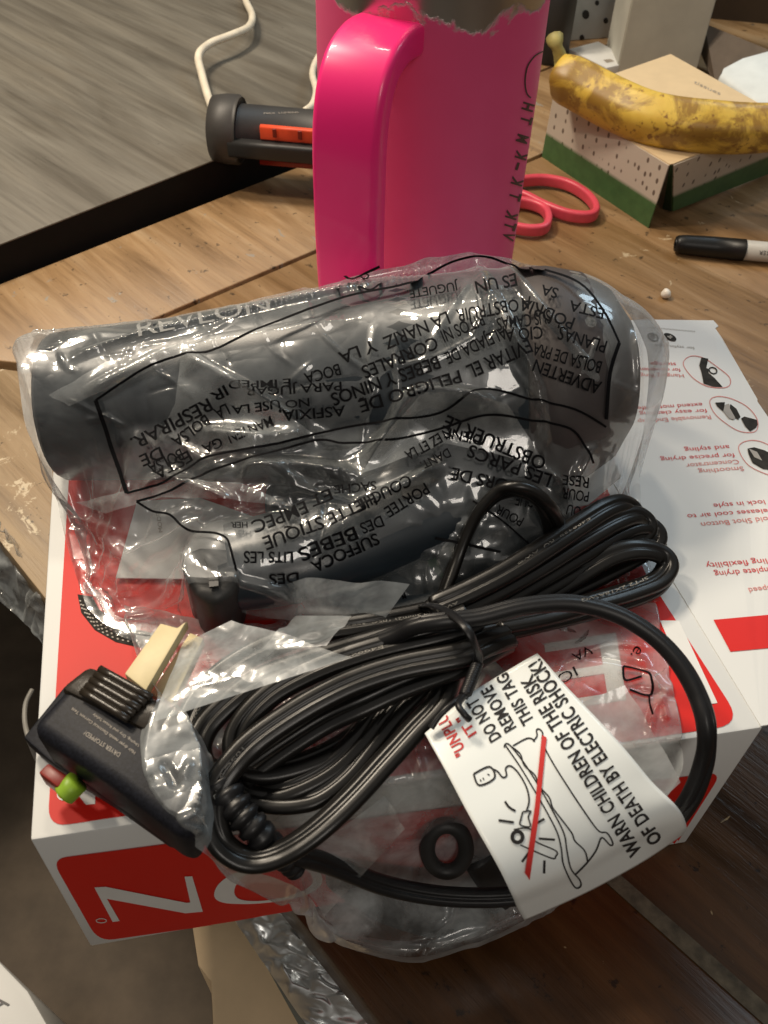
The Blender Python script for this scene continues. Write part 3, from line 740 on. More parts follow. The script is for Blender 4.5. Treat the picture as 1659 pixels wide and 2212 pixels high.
def facet(P, n, seed, lift, keep=.2, extra=()):
    from mathutils.geometry import delaunay_2d_cdt
    nv, nu = P.shape[:2]; rs = np.random.RandomState(seed); pts = []
    for t in np.linspace(0, 1, 15): pts += [(t*(nu-1), 0), (t*(nu-1), nv-1)]
    for t in np.linspace(0, 1, 10)[1:-1]: pts += [(0, t*(nv-1)), (nu-1, t*(nv-1))]
    nb = len(pts); tries = 0; md = math.sqrt(nu*nv/n)*.62
    pts += [tuple(e) for e in extra]
    while len(pts) < nb+n and tries < 6000:
        tries += 1; q = (rs.uniform(2, nu-3), rs.uniform(2, nv-3))
        if min((q[0]-p[0])**2+(q[1]-p[1])**2 for p in pts) > (md*rs.uniform(.45, 1.25))**2: pts.append(q)
    vo, _, fo, *_r = delaunay_2d_cdt([Vector(p) for p in pts], [], [], 0, 1e-5)
    X = []
    for v in vo:
        i, j = min(max(v.x, 0), nu-1), min(max(v.y, 0), nv-1); p = P[int(round(j)), int(round(i))].copy()
        if 0 < i < nu-1 and 0 < j < nv-1: p[2] += lift*rs.uniform(0, 1)
        X.append(p)
    Q = P.copy(); jj, ii = np.mgrid[0:nv, 0:nu].astype(float); done = np.zeros((nv, nu), bool)
    for f in fo:
        a, b, c = (vo[k] for k in f); den = (b.y-c.y)*(a.x-c.x)+(c.x-b.x)*(a.y-c.y)
        if abs(den) < 1e-9: continue
        l1 = ((b.y-c.y)*(ii-c.x)+(c.x-b.x)*(jj-c.y))/den; l2 = ((c.y-a.y)*(ii-c.x)+(a.x-c.x)*(jj-c.y))/den; l3 = 1-l1-l2
        m_ = (l1 >= -1e-6) & (l2 >= -1e-6) & (l3 >= -1e-6) & ~done
        Q[m_] = l1[m_][:, None]*X[f[0]]+l2[m_][:, None]*X[f[1]]+l3[m_][:, None]*X[f[2]]; done |= m_
    R_ = P*keep+Q*(1-keep); R_[0] = P[0]; R_[-1] = P[-1]; R_[:, 0] = P[:, 0]; R_[:, -1] = P[:, -1]
    return R_
def Uz(l): return [U(*t) for t in l]
top = Uz([(105, 738, .172), (300, 690, .178), (500, 645, .186), (700, 597, .198), (850, 560, .204), (1010, 526, .212), (1130, 548, .212), (1255, 580, .205)])
right = Uz([(1255, 580, .205), (1352, 650, .195), (1402, 755, .178), (1398, 880, .15), (1385, 990, .135), (1400, 1150, .126), (1430, 1290, .126)])
left = Uz([(105, 738, .172), (92, 830, .155), (100, 950, .138), (125, 1100, .130), (150, 1200, .127), (182, 1305, .125)])
bottom = Uz([(182, 1305, .125), (290, 1375, .125), (480, 1330, .126), (620, 1335, .128), (800, 1345, .13), (1000, 1340, .13), (1200, 1315, .128), (1430, 1290, .126)])
nu, nv = 190, 130
C1 = coons(top, bottom, left, right, nu, nv)
F1 = C1.copy(); hz = h_bag(F1[..., 0], F1[..., 1])+.0025
HZ1 = h_bag(F1[..., 0], F1[..., 1])+.0025
_q = pix(F1.reshape(-1, 3)).reshape(F1.shape[:2]+(2,))
_t = np.clip(np.minimum.reduce([(_q[..., 0]-330)/260, (1330-_q[..., 0])/150, (_q[..., 1]-760)/120, (1330-_q[..., 1])/170]), 0, 1)
HZ1 = np.maximum(HZ1, HB+.058*_t)
pull = HB+.030
for _ in range(1500):
    Z = F1[..., 2]; A_ = Z.copy()
    A_[1:-1, 1:-1] = (Z[:-2, 1:-1]+Z[2:, 1:-1]+Z[1:-1, :-2]+Z[1:-1, 2:])/4+.000022*((Z[1:-1, 1:-1] < HB+.075))
    A_[1:-1, 1:-1] = np.maximum(A_, HZ1)[1:-1, 1:-1]; F1[..., 2] = A_
for _ in range(6):
    F1[1:-1, 1:-1, 2] = np.maximum(smooth_grid(F1, 1)[..., 2], HZ1)[1:-1, 1:-1]
F1s = F1.copy()
F1 = facet(F1, 95, 5, .012, .3)
F1[1:-1, 1:-1, 2] = np.maximum(F1[..., 2], h_bag(F1[..., 0], F1[..., 1])+.0015)[1:-1, 1:-1]
W1 = crumple(F1, h_bag, 1.012, 30, 11, stiff=.8, amp=.0012)
W1u = upsample(W1); W1u = creases(W1u, (120, 560, 1400, 1320), 85, 7, .0014, 10, angs=[-.25, .6, -1.1, .1, 1.3])
W1 = folds(W1u, [([(395, 752), (430, 800), (560, 870), (675, 945)], .010, 34), ([(395, 752), (300, 800), (180, 862)], .006, 26), ([(675, 945), (560, 955), (420, 940)], .008, 26),
                ([(395, 752), (600, 720), (760, 690)], .004, 20), ([(780, 1030), (840, 940), (910, 858), (1090, 880)], .009, 30), ([(500, 1020), (620, 1010), (780, 1030)], .006, 30),
                ([(1010, 540), (1080, 680), (1160, 840), (1180, 1020)], .006, 24), ([(1080, 560), (1180, 680), (1290, 820)], .005, 18), ([(1180, 1010), (1230, 1060), (1290, 960)], .006, 24),
                ([(300, 1065), (360, 1040), (450, 1070), (520, 1100)], .006, 26), ([(700, 1180), (790, 1100), (900, 1040), (960, 1000)], .007, 26), ([(1370, 700), (1380, 850), (1360, 980)], .004, 14),
                ([(140, 780), (260, 740), (420, 705)], .003, 14)]+[([(130+40*k, 770-11*k), (420+50*k, 700-13*k), (720+40*k, 632-10*k), (960+10*k, 590-5*k)], .0016, 9) for k in range(5)])
bag = thing('plastic_bag', tuple(U(700, 1300, HB)), 'crumpled clear plastic bag printed with upside down black suffocation warning, around the hair dryer', 'bag')
bagm = gridmesh('film', W1, M_film1, bag)
# the film turns down behind the dryer
nub = W1.shape[1]; bk = [W1[0]]
for k, (dz, dy) in enumerate(((-.006, .006), (-.018, .012), (-.034, .016), (-.052, .02), (-.07, .026))):
    r_ = W1[0].copy(); r_[:, 2] = np.maximum(r_[:, 2]+dz, HB+.001); r_[:, 1] += dy+.002*np.sin(np.arange(nub)*.35+k); bk.append(r_)
gridmesh('back_film', np.array(bk), M_film1, bag)
_ws = smooth_grid(W1, 60); uv1 = make_uv(_ws, _ws*.72+W1*.28, .0040)
M_flap = film('folded_film', .16, .10, tint=(.92, .92, .91), crink=.30, scale=34, rough=.10)
Wsm = smooth_grid(W1, 60); uvf = make_uv(Wsm, Wsm*.5+W1*.5, .0035)
for pl_ in ([(110, 860), (230, 790), (395, 750), (405, 768), (300, 820), (150, 885)], [(395, 750), (560, 866), (678, 945), (560, 972), (440, 985), (350, 940), (380, 880)],
        [(780, 1030), (840, 940), (910, 858), (1000, 862), (1095, 882), (1140, 950), (1180, 1015), (1060, 985), (960, 965), (860, 1000)],
        [(165, 1092), (300, 1062), (420, 1042), (520, 1050), (640, 1100), (480, 1085), (350, 1080), (230, 1116)]):
    o_ = lay('film_fold', [P_poly(pl_)], M_flap, bag, None, uvmap=uvf, maxlen=12)
    if o_: o_.data.polygons.foreach_set('use_smooth', [True]*len(o_.data.polygons))
L = []
def BT_(t, path, h, sp=1.0): L.append(text_px(t, path, h*1.12, sp, bold=.014))
def f3(x, y): return (67.8+.4085*x, 711.6+.4085*y)
def f4(x, y): return (745.5+.5507*x, 508.3+.5507*y)
def f7(x, y): return (379.5+.3023*x, 1016.6+.3023*y)
for f, ws in ((f3, [('RESPIRAR.', (935, 385), (525, 600), 25), ('E IMPED', (1372, 283), (1045, 300), 15), ('IR', (1022, 318), (945, 362), 20), ('BOCA', (1625, 205), (1440, 258), 22), ('PARA JUGAR', (1640, 300), (1130, 332), 17),
                    ('LA', (1030, 412), (962, 446), 22), ('BOLSA', (920, 470), (740, 600), 22), ('DE', (685, 640), (572, 690), 23), ('NO USE LA', (1470, 385), (1060, 425), 16), ('BOLSA', (790, 650), (615, 735), 22),
                    ('ASFIXIA,', (1659, 425), (1310, 455), 20), ('MANTEN', (1265, 475), (1035, 575), 20), ('GA', (1000, 590), (900, 632), 18), ('ESTA', (830, 660), (640, 770), 22)]),
              (f4, [('PELIGRO DE', (445, 545), (50, 665), 25), ('EVITAR EL', (715, 425), (470, 530), 27), ('BEBES Y NIÑOS', (360, 490), (-60, 640), 25), ('ALEJADA DE', (620, 375), (385, 480), 24), ('RITOS NI', (530, 325), (370, 395), 24),
                    ('CORRALES', (350, 415), (60, 535), 25), ('LA NARIZ', (395, 318), (145, 420), 25), ('Y LA', (115, 425), (-30, 480), 24), ('A OBSTRUIR', (725, 258), (430, 312), 24), ('JUGUETE.', (440, 200), (240, 235), 17), ('ES UN', (665, 168), (505, 200), 24),
                    ('PODRIA', (900, 345), (690, 262), 24), ('SUS CAMAS', (800, 315), (590, 345), 24), ('PLANAS,', (1025, 435), (830, 375), 24), ('CIO A', (770, 375), (620, 388), 24), ('BOLSA DE PRA', (1005, 515), (740, 440), 24),
                    ('ADVERTEN', (1005, 595), (745, 505), 25), ('ESTA', (1015, 310), (880, 275), 20), ('SA', (835, 228), (770, 212), 20), ('N EZ ET LA', (400, 770), (230, 865), 20), ("D'ENF", (540, 800), (395, 770), 20),
                    ('OBSTRUER LE', (790, 890), (400, 720), 26), ('LES PARCS', (810, 955), (490, 835), 25), ('HORS DE', (690, 985), (420, 925), 24), ('DANT.', (400, 850), (290, 905), 18), ('PORTEE', (310, 985), (150, 1085), 22), ('COUCHE', (245, 955), (30, 1065), 22),
                    ('RESE', (955, 965), (850, 955), 20), ('POUR', (955, 1020), (850, 1005), 20), ('OU', (925, 1080), (870, 1068), 20), ('TIQUE', (775, 1045), (670, 1030), 22), ('POUR', (700, 1125), (600, 1070), 18)]),
              (f7, [('SUFFOCA', (1430, 470), (960, 680), 23), ('DES', (880, 760), (670, 775), 22), ('DES', (1465, 345), (1310, 405), 22), ('BEBES', (1275, 425), (870, 590), 25), ('LITS LES', (840, 600), (490, 600), 23),
                    ('STIQUE', (1040, 355), (620, 510), 24), ('HETTE', (1410, 190), (1075, 340), 24), ('ET', (1100, 155), (955, 215), 22), ('EMPEC', (920, 240), (540, 395), 26), ('HER', (520, 395), (400, 395), 12), ('SACHE', (1430, 100), (1130, 130), 18)])):
    for t, a, b_, h_ in ws: BT_(t, [f(*a), f(*b_)], h_, .96)
BT_('REN', [(872, 1282), (835, 1296)], 22)
for l_ in L: lay('printed_line', [l_], M_bagink, bag, None, uvmap=uv1, maxlen=9)
fr_ = [stroke_px([(209, 873), (243, 975), (276, 1073)], 9, smooth=False), stroke_px([(209, 873), (313, 806), (395, 775), (460, 765), (578, 712), (745, 651), (883, 621), (977, 574), (1048, 563), (1120, 588), (1170, 592), (1250, 622), (1300, 680), (1335, 750)], 5),
       stroke_px([(1335, 750), (1315, 817), (1307, 916)], 8), stroke_px([(1307, 932), (1241, 894), (1147, 872), (1040, 850), (950, 900), (866, 913), (745, 932), (600, 965), (456, 993), (415, 1014), (354, 1050), (276, 1073)], 5),
       stroke_px([(1280, 1010), (1264, 976), (1230, 935), (1150, 918), (1050, 905), (950, 935), (850, 957), (745, 965), (672, 961), (476, 1018), (427, 1038), (370, 1067), (297, 1091)], 5),
       stroke_px([(297, 1091), (333, 1112), (370, 1120), (407, 1153), (476, 1165), (500, 1195), (518, 1270)], 5), stroke_px([(940, 1170), (990, 1180), (1080, 1200)], 6), stroke_px([(1020, 1090), (1080, 1130), (1150, 1190)], 4)]
lay('printed_frame', fr_, M_bagink, bag, None, uvmap=uv1, maxlen=12)
lay('printed_recycling_mark', [stroke_px([(715, 610), (735, 600), (760, 612), (790, 598), (820, 585)], 5), stroke_px([(725, 632), (760, 622), (800, 636), (830, 612)], 4), text_px('LD', [(758, 588), (728, 594)], 10), stroke_px(bez_ellipse(788, 606, 8, 6, 0, 14), 3, True)], M_bagink, bag, None, uvmap=uv1, maxlen=12)

# =============================================================== plug
plug = thing('power_plug', tuple(U(250, 1600, HB)), 'chunky black safety plug with green and red buttons on the white box corner', 'plug')
pb_ = [np.array(p) for p in plug_top]
prism('plug_body', pb_, down([p+(np.mean(pb_, 0)-p)*.03 for p in pb_], HB+.006), M_plug, plug, bevel=.006, seg=4)
fl_ = [U(x, y, HB+.012) for x, y in [(50, 1592), (140, 1480), (150, 1478), (440, 1640), (452, 1740), (418, 1832), (360, 1815), (240, 1730), (120, 1655)]]
prism('seam_flange', fl_, down(fl_, HB+.005), M_plug, plug, bevel=.0022)
def z5(x, y): return (40.65+.2533*x, 1409.6+.2533*y)
sh = [U(*z5(*q), .1572) for q in [(330, 300), (600, 90), (1160, 380), (1450, 530), (1250, 760), (880, 560)]]
prism('prong_shoulder', sh, down(sh, HB+.008), M_plugg, plug, bevel=.003)
for k in range(5):
    a = np.array([690, 140]) + np.array([-42, 52])*k*.9; b = a+np.array([440-10*k, 245])
    A_, B_ = U(*z5(*a), .1582), U(*z5(*b), .1582)
    sweep('grip_rib', np.array([A_+(B_-A_)*t for t in np.linspace(0, 1, 5)]), circ(.0016, 8), M_plugg, plug)
bvp = bvh_of([c for c in plug.children])
lay('plug_lettering', [text_px('DRYER STOPPED?', [z5(872, 862), z5(572, 668)], 10), text_px('Hair dryer needs Electrical Current Test', [z5(1000, 850), z5(460, 470)], 7), text_px('Unplug, Dry and Reset Safely', [z5(1030, 790), z5(640, 520)], 6)], M_greytxt, plug, bvp, .0003, 10)
c = [U(*z5(*q), HB+.020) for q in [(160, 1020), (250, 935), (430, 1060), (330, 1150)]]
prism('reset_button', c, down(c, HB+.010), M_btnr, plug, bevel=.001)
bp0, bp1 = U(*z5(500, 1100), HB+.018), U(*z5(385, 1215), HB+.015)
sweep('test_button', np.array([bp0+(bp1-bp0)*t for t in (0, .5, .85, .97, 1)]), circ(.0044, 20), M_btng, plug, scale=[1, 1, 1, 1, .9])
# prong cover
cov = thing('prong_cover', tuple(U(330, 1450, HB)), 'cream plastic prong guard sticking out of the black plug', 'prong cover')
for q, zz in (([(268, 1455), (346, 1345), (383, 1355), (405, 1338), (315, 1492)], .147), ([(322, 1500), (410, 1365), (440, 1378), (372, 1520)], .137)):
    c = [U(x, y, zz) for x, y in q]; prism('guard_blade', c, [p-np.array([0, 0, .006]) for p in c], M_cream, cov, bevel=.0008)
# strain relief
srp = catmull([U(470, 1690, .140), U(510, 1745, .138), U(560, 1800, .132), U(610, 1850, .118), U(640, 1880, .108)], 14)
sr_s = [ (1.0-.45*t)*(1.12 if int(t*22) % 2 else .86) for t in np.linspace(0, 1, len(srp))]
sweep('strain_relief', srp, circ(.0066, 18), M_cord2, plug, scale=sr_s)
# thick round lead: front run and right hand sweep
cord = thing('power_cord', tuple(U(850, 1400, HB)), 'coiled black ribbed power cord tied in a bundle across the bags', 'cord')

def Z1(x, y, z): return U(338.8+.4085*x, 1253.7+.4085*y, z)
def Z2(x, y, z): return U(847.1+.4085*x, 982.7+.4085*y, z)
def lobes(wd, th, n=2):
    out = []; m = 40
    for i in range(m):
        a = 2*math.pi*i/m; x = math.cos(a)*wd/2
        env = th/2*math.sqrt(max(0, 1-min(1, abs(x)/(wd/2))**3.2)); q_ = x/(wd/2); rib = 1-.42*math.exp(-(q_/.13)**2)-.05*math.exp(-((abs(q_)-.52)/.10)**2)
        out.append((x, math.sin(a)/max(abs(math.sin(a)), 1e-6)*env*rib if abs(math.sin(a)) > 1e-6 else 0))
    return out
prof_flat = lobes(.0104, .0055)
def flat(path, n=10, w=1., bank=0, name='cable_strand'):
    P = catmull(path, n); bank = bank*.55 if abs(bank) < 1 else bank; return sweep(name, P, [(x*w, y*w) for x, y in prof_flat], M_cord, cord, bank=bank)
H0 = HB
# --- strands on the left (Z1) continuing to the right loops (Z2); heights stack upwards

flat([Z2(640, 600, H0+.020), Z2(300, 790, H0+.022), Z1(1400, 180, H0+.022), Z1(1100, 235, H0+.022), Z1(900, 262, H0+.021), Z1(700, 310, H0+.020), Z1(500, 395, H0+.019), Z1(330, 510, H0+.017), Z1(220, 640, H0+.016), Z1(155, 780, H0+.016), Z1(145, 930, H0+.015), Z1(180, 1050, H0+.013), Z1(260, 1130, H0+.012), Z1(400, 1150, H0+.011)], bank=.5)
flat([Z2(400, 850, H0+.030), Z1(1500, 240, H0+.029), Z1(1250, 300, H0+.028), Z1(1000, 370, H0+.026), Z1(780, 440, H0+.024), Z1(560, 520, H0+.022), Z1(400, 630, H0+.020), Z1(270, 760, H0+.017), Z1(220, 880, H0+.015), Z1(250, 980, H0+.013), Z1(340, 1030, H0+.012), Z1(440, 1090, H0+.010)], bank=.4)
flat([Z2(420, 870, H0+.034), Z1(1650, 235, H0+.036), Z1(1450, 290, H0+.036), Z1(1200, 350, H0+.034), Z1(960, 425, H0+.031), Z1(780, 500, H0+.028), Z1(620, 590, H0+.025), Z1(500, 700, H0+.022), Z1(430, 810, H0+.019), Z1(420, 910, H0+.017), Z1(470, 990, H0+.015), Z1(600, 1010, H0+.014), Z1(800, 960, H0+.014), Z1(1000, 860, H0+.014), Z1(1200, 700, H0+.015), Z1(1500, 480, H0+.018), Z2(380, 1030, H0+.020)], bank=.45)
flat([Z2(620, 960, H0+.030), Z2(500, 1000, H0+.036), Z1(1600, 395, H0+.038), Z1(1300, 455, H0+.037), Z1(1060, 530, H0+.036), Z1(850, 630, H0+.034), Z1(660, 745, H0+.031), Z1(510, 855, H0+.028), Z1(400, 970, H0+.026), Z1(325, 1090, H0+.023), Z1(300, 1230, H0+.02), Z1(330, 1370, H0+.016), Z1(410, 1450, H0+.012), Z1(510, 1480, H0+.010), Z1(630, 1455, H0+.011), Z1(760, 1385, H0+.014), Z1(900, 1275, H0+.017), Z1(1050, 1130, H0+.019), Z1(1200, 965, H0+.021), Z1(1350, 800, H0+.023), Z1(1500, 630, H0+.025), Z2(330, 1090, H0+.026), Z2(440, 1040, H0+.026)], bank=.5)
flat([Z2(600, 990, H0+.024), Z2(480, 1050, H0+.030), Z1(1600, 450, H0+.031), Z1(1300, 560, H0+.030), Z1(1100, 650, H0+.028), Z1(900, 740, H0+.024), Z1(720, 850, H0+.020), Z1(560, 960, H0+.016), Z1(440, 1060, H0+.012), Z1(460, 1130, H0+.010), Z1(600, 1165, H0+.010), Z1(740, 1165, H0+.011), Z1(860, 1130, H0+.012), Z1(1000, 1020, H0+.014), Z1(1130, 860, H0+.016), Z1(1260, 700, H0+.018), Z1(1420, 540, H0+.02), Z2(350, 1050, H0+.02)], bank=.2)
flat([Z1(380, 1190, H0+.006), Z1(520, 1130, H0+.008), Z1(700, 1100, H0+.012), Z1(900, 1000, H0+.014), Z1(1060, 850, H0+.016), Z1(1230, 640, H0+.018), Z1(1500, 440, H0+.020), Z2(380, 980, H0+.022)], bank=.0)
# --- right side loops
flat([Z1(1500, 140, H0+.024), Z2(230, 800, H0+.027), Z2(400, 725, H0+.030), Z2(600, 622, H0+.032), Z2(800, 497, H0+.033), Z2(1000, 365, H0+.032), Z2(1130, 285, H0+.030), Z2(1220, 260, H0+.026), Z2(1270, 300, H0+.020), Z2(1200, 420, H0+.014), Z2(1000, 560, H0+.012), Z2(700, 740, H0+.014), Z2(400, 880, H0+.016)], bank=-.5)
flat([Z2(300, 830, H0+.024), Z2(500, 745, H0+.027), Z2(760, 600, H0+.028), Z2(1000, 452, H0+.028), Z2(1180, 350, H0+.026), Z2(1290, 320, H0+.022), Z2(1345, 370, H0+.017), Z2(1290, 450, H0+.013), Z2(1050, 590, H0+.012), Z2(800, 720, H0+.013)], bank=-.4)
flat([Z2(300, 850, H0+.020), Z2(520, 790, H0+.022), Z2(780, 650, H0+.023), Z2(1000, 520, H0+.023), Z2(1200, 405, H0+.021), Z2(1330, 370, H0+.018), Z2(1395, 420, H0+.014), Z2(1350, 500, H0+.011), Z2(1100, 640, H0+.010), Z2(850, 760, H0+.011)], bank=-.4)
flat([Z2(350, 860, H0+.016), Z2(560, 820, H0+.017), Z2(820, 690, H0+.018), Z2(1050, 560, H0+.018), Z2(1250, 470, H0+.016), Z2(1370, 455, H0+.013), Z2(1400, 500, H0+.010)], bank=-.3)
flat([Z2(420, 880, H0+.014), Z2(700, 790, H0+.015), Z2(950, 650, H0+.017), Z2(1150, 535, H0+.020), Z2(1300, 500, H0+.020), Z2(1420, 525, H0+.016), Z2(1455, 590, H0+.013), Z2(1400, 665, H0+.012), Z2(1250, 725, H0+.013), Z2(1080, 775, H0+.015), Z2(850, 840, H0+.018), Z2(560, 900, H0+.020)], bank=-.3)
flat([Z2(1455, 600, H0+.008), Z2(1380, 700, H0+.007), Z2(1200, 775, H0+.009), Z2(1000, 830, H0+.012), Z2(700, 900, H0+.016), Z2(440, 960, H0+.020)], bank=0)
# small upright loop
flat([Z2(250, 800, H0+.016), Z2(290, 690, H0+.020), Z2(345, 540, H0+.026), Z2(400, 410, H0+.034), Z2(470, 290, H0+.043), Z2(560, 205, H0+.050), Z2(650, 180, H0+.054), Z2(740, 205, H0+.052), Z2(810, 270, H0+.046), Z2(850, 350, H0+.036), Z2(860, 440, H0+.022)], bank=1.2)
# --- thick lead out of the bundle, round to the right and under the tag
thick = [Z1(700, 470, H0+.016), Z1(1000, 385, H0+.026), Z1(1250, 295, H0+.036), Z2(120, 905, H0+.042), Z2(260, 880, H0+.045), Z2(450, 860, H0+.045), Z2(700, 800, H0+.046), Z2(950, 785, H0+.045), Z2(1180, 840, H0+.042), Z2(1370, 950, H0+.038), Z2(1510, 1090, H0+.034), Z2(1610, 1260, H0+.030), U(1526, 1570, H0+.025), U(1520, 1650, H0+.010), U(1485, 1735, H0-.006), U(1420, 1805, H0-.026), U(1330, 1868, H0-.042), U(1200, 1920, H0-.050), U(1080, 1938, H0-.050), U(950, 1935, H0-.046), U(830, 1912, H0-.037), U(720, 1870, H0-.020), U(650, 1850, H0-.006), U(600, 1840, H0+.000)]
tp = catmull(thick, 12)
sweep('thick_lead', tp, [(x*.76, y*1.15) for x, y in lobes(.0105, .0058)], M_cord2, cord, bank=.55)
# lettering on the cord
bvc = bvh_of([c for c in cord.children])
def q1(x, y): return (338.8+.4085*x, 1253.7+.4085*y)
def q2(x, y): return (847.1+.4085*x, 982.7+.4085*y)
for l_ in [text_px('E498430', [q1(1195, 345), q1(1080, 372), q1(955, 408)], 7), text_px('AWG  (0.5mm2) 105C  300V  VW-1', [q1(1590, 110), q1(1400, 178), q1(1130, 218), q1(860, 245)], 5.5), text_px('E498430  RU  AWG', [q2(1040, 330), q2(850, 445), q2(660, 570)], 6.5),
    text_px('SPT2 2X18AWG', [q2(1350, 645), q2(1180, 710), q2(1000, 765)], 6), text_px('300V VW-1 105', [q1(310, 560), q1(200, 700), q1(150, 850)], 5.5), text_px('105C 300V', [q1(450, 880), q1(340, 1020), q1(290, 1160)], 6)]: lay('cord_lettering', [l_], M_cordtxt, cord, bvc, .0003, 8)

# =============================================================== twist tie
tie = thing('twist_tie', tuple(Z2(350, 900, HB)), 'thin black twist tie wrapped round the cord bundle with curled end', 'twist tie')
tw = catmull([Z2(180, 830, H0+.012), Z2(160, 800, H0+.026), Z2(210, 795, H0+.036), Z2(290, 825, H0+.046), Z2(370, 890, H0+.053), Z2(420, 960, H0+.052), Z2(455, 1050, H0+.044), Z2(450, 1110, H0+.038)], 10)
sweep('tie_strap', tw, circ(.0019, 8, .0007), M_cord2, tie)
t_ = np.linspace(0, 1, 90); base = np.array([Z2(450, 1110, H0+.038)*(1-t)+Z2(385, 1270, H0+.036)*t for t in t_])
for ph in (0, math.pi):
    P = base.copy(); P[:, 0] += .0015*np.cos(t_*40+ph); P[:, 2] += .0015*np.sin(t_*40+ph)
    sweep('twisted_wire', P, circ(.0011, 8), M_cord2, tie)
sweep('loose_end', catmull([Z2(385, 1270, H0+.036), Z2(300, 1330, H0+.038), Z2(240, 1390, H0+.036), Z2(205, 1445, H0+.034)], 8), circ(.0013, 8), M_cord2, tie)
sweep('loose_end', catmull([Z2(385, 1270, H0+.036), Z2(350, 1320, H0+.040), Z2(380, 1370, H0+.040), Z2(410, 1400, H0+.038)], 8), circ(.0013, 8), M_cord2, tie)

# =============================================================== warning tag
rows = [([(918, 1582), (1000, 1512), (1070, 1462), (1160, 1414)], H0+.031),
        ([(975, 1690), (1080, 1620), (1180, 1560), (1262, 1520)], H0+.030),
        ([(1030, 1790), (1140, 1720), (1250, 1650), (1345, 1610)], H0+.027),
        ([(1080, 1880), (1200, 1810), (1320, 1745), (1415, 1695)], H0+.018),
        ([(1105, 1930), (1235, 1868), (1360, 1800), (1466, 1752)], H0+.008),
        ([(1118, 1958), (1250, 1900), (1375, 1830), (1482, 1788)], H0-.008),
        ([(1134, 1986), (1260, 1932), (1385, 1865), (1474, 1806)], H0-.026)]
R = []
for pts, z in rows: R.append(resample(catmull([U(x, y, z) for x, y in pts], 8), 40))
R = np.array(R); Rt = np.stack([resample(catmull(R[:, i], 8), 70) for i in range(40)], 1)
nz = lattice_noise(Rt.shape[:2], (6, 3), 5)*.0012
Rt[..., 2] += nz
wt = thing('warning_tag', tuple(U(1200, 1700, HB)), 'white paper warning tag with red strike over a bathtub drawing, looped on the cord', 'tag')
tagm = gridmesh('tag_sheet', Rt, M_tag, wt)
so = tagm.modifiers.new('th', 'SOLIDIFY'); so.thickness = .0004; so.offset = -1
bvt = bvh_of([tagm])
def z4(x, y): return ((1350+x*.51236)*.6777, (2050+y*.51236)*.6777)
def TL(lst, t, a, b, h, sp=1.0): lst.append(text_px(t, [z4(*a), z4(*b)], h*.3472, sp))
tk, tr_ = [], []
def fit(lst, t, a, b, h): lst.append(text_px(t, [z4(*a), z4(*b)], h*.3472, 1.06, bold=.022))
fit(tk, 'DO NOT', (484, 583), (330, 335), 78)
fit(tk, 'REMOVE', (576, 524), (420, 260), 78)
fit(tk, 'THIS TAG!', (688, 482), (505, 160), 78)
fit(tk, 'WARN CHILDREN OF THE RISK', (1360, 1290), (672, 190), 88)
fit(tk, 'OF DEATH BY ELECTRIC SHOCK!', (1485, 1215), (720, 95), 88)
fit(tr_, "\"UNPLUG", (270, 680), (110, 385), 72)
fit(tr_, 'IT,"', (330, 560), (250, 440), 60)
lay('tag_lettering', tk, M_letter, wt, bvt, .0003, 10); lay('red_lettering', tr_, M_redtxt, wt, bvt, .0003, 10)
D = []
def st_(pts, wd=3.2, closed=False): D.append(stroke_px([z4(*p) for p in pts], wd, closed))
st_([(510, 640), (600, 770), (690, 920), (770, 1060), (830, 1180), (855, 1280), (870, 1380), (935, 1510), (975, 1510), (970, 1470), (915, 1400), (890, 1290), (870, 1180), (800, 1040), (710, 880), (620, 740), (540, 640), (510, 628), (500, 650)])
st_([(545, 645), (600, 690), (625, 760), (690, 820), (720, 890), (780, 960), (800, 1020), (860, 1100), (920, 1180), (940, 1230), (1000, 1290), (1020, 1360)])
st_([(700, 545), (715, 535), (740, 560), (740, 620), (800, 740), (900, 900), (1000, 1050), (1085, 1165), (1140, 1180), (1175, 1240), (1160, 1255), (1120, 1215), (1100, 1215), (1070, 1290), (1010, 1370), (940, 1440)])
st_([(555, 640), (640, 595), (680, 600), (690, 615)]); st_([(700, 545), (705, 580), (680, 612)])
st_([(310, 815), (410, 770), (440, 840), (345, 885), (310, 815)], 4, False)
st_([(430, 785), (460, 800), (490, 835), (515, 825), (510, 780), (540, 765), (590, 810), (640, 900), (655, 980), (640, 1040)], 3.6)
st_([(615, 1050), (665, 1045), (650, 1080), (660, 1140), (600, 1130), (605, 1090), (615, 1050)], 3.2)
st_([(560, 1160), (640, 1150), (690, 1180), (690, 1230), (820, 1290), (820, 1325), (790, 1335), (600, 1255)], 3.2)
D.append(stroke_px([z4(*p) for p in bez_ellipse(582, 1205, 32, 34)], 8, True))
for pp in ([(505, 985), (530, 1020), (570, 1045)], [(465, 1102), (560, 1115)], [(680, 1135), (750, 1092)], [(715, 1215), (815, 1222)], [(650, 1305), (610, 1360)], [(750, 1350), (748, 1430)]): D.append(stroke_px([z4(*p) for p in pp], 5))
for pp in ([(352, 848), (356, 862)], [(368, 838), (374, 852)], [(395, 815), (410, 822)]): D.append(stroke_px([z4(*p) for p in pp], 2.5))
lay('tag_drawing', D, M_letter, wt, bvt, .0003, 10)
lay('red_strike', [P_poly([z4(*p) for p in [(735, 575), (765, 592), (715, 1060), (655, 1468), (625, 1425), (690, 1010)]])], M_redtxt, wt, bvt, .0006, 12)

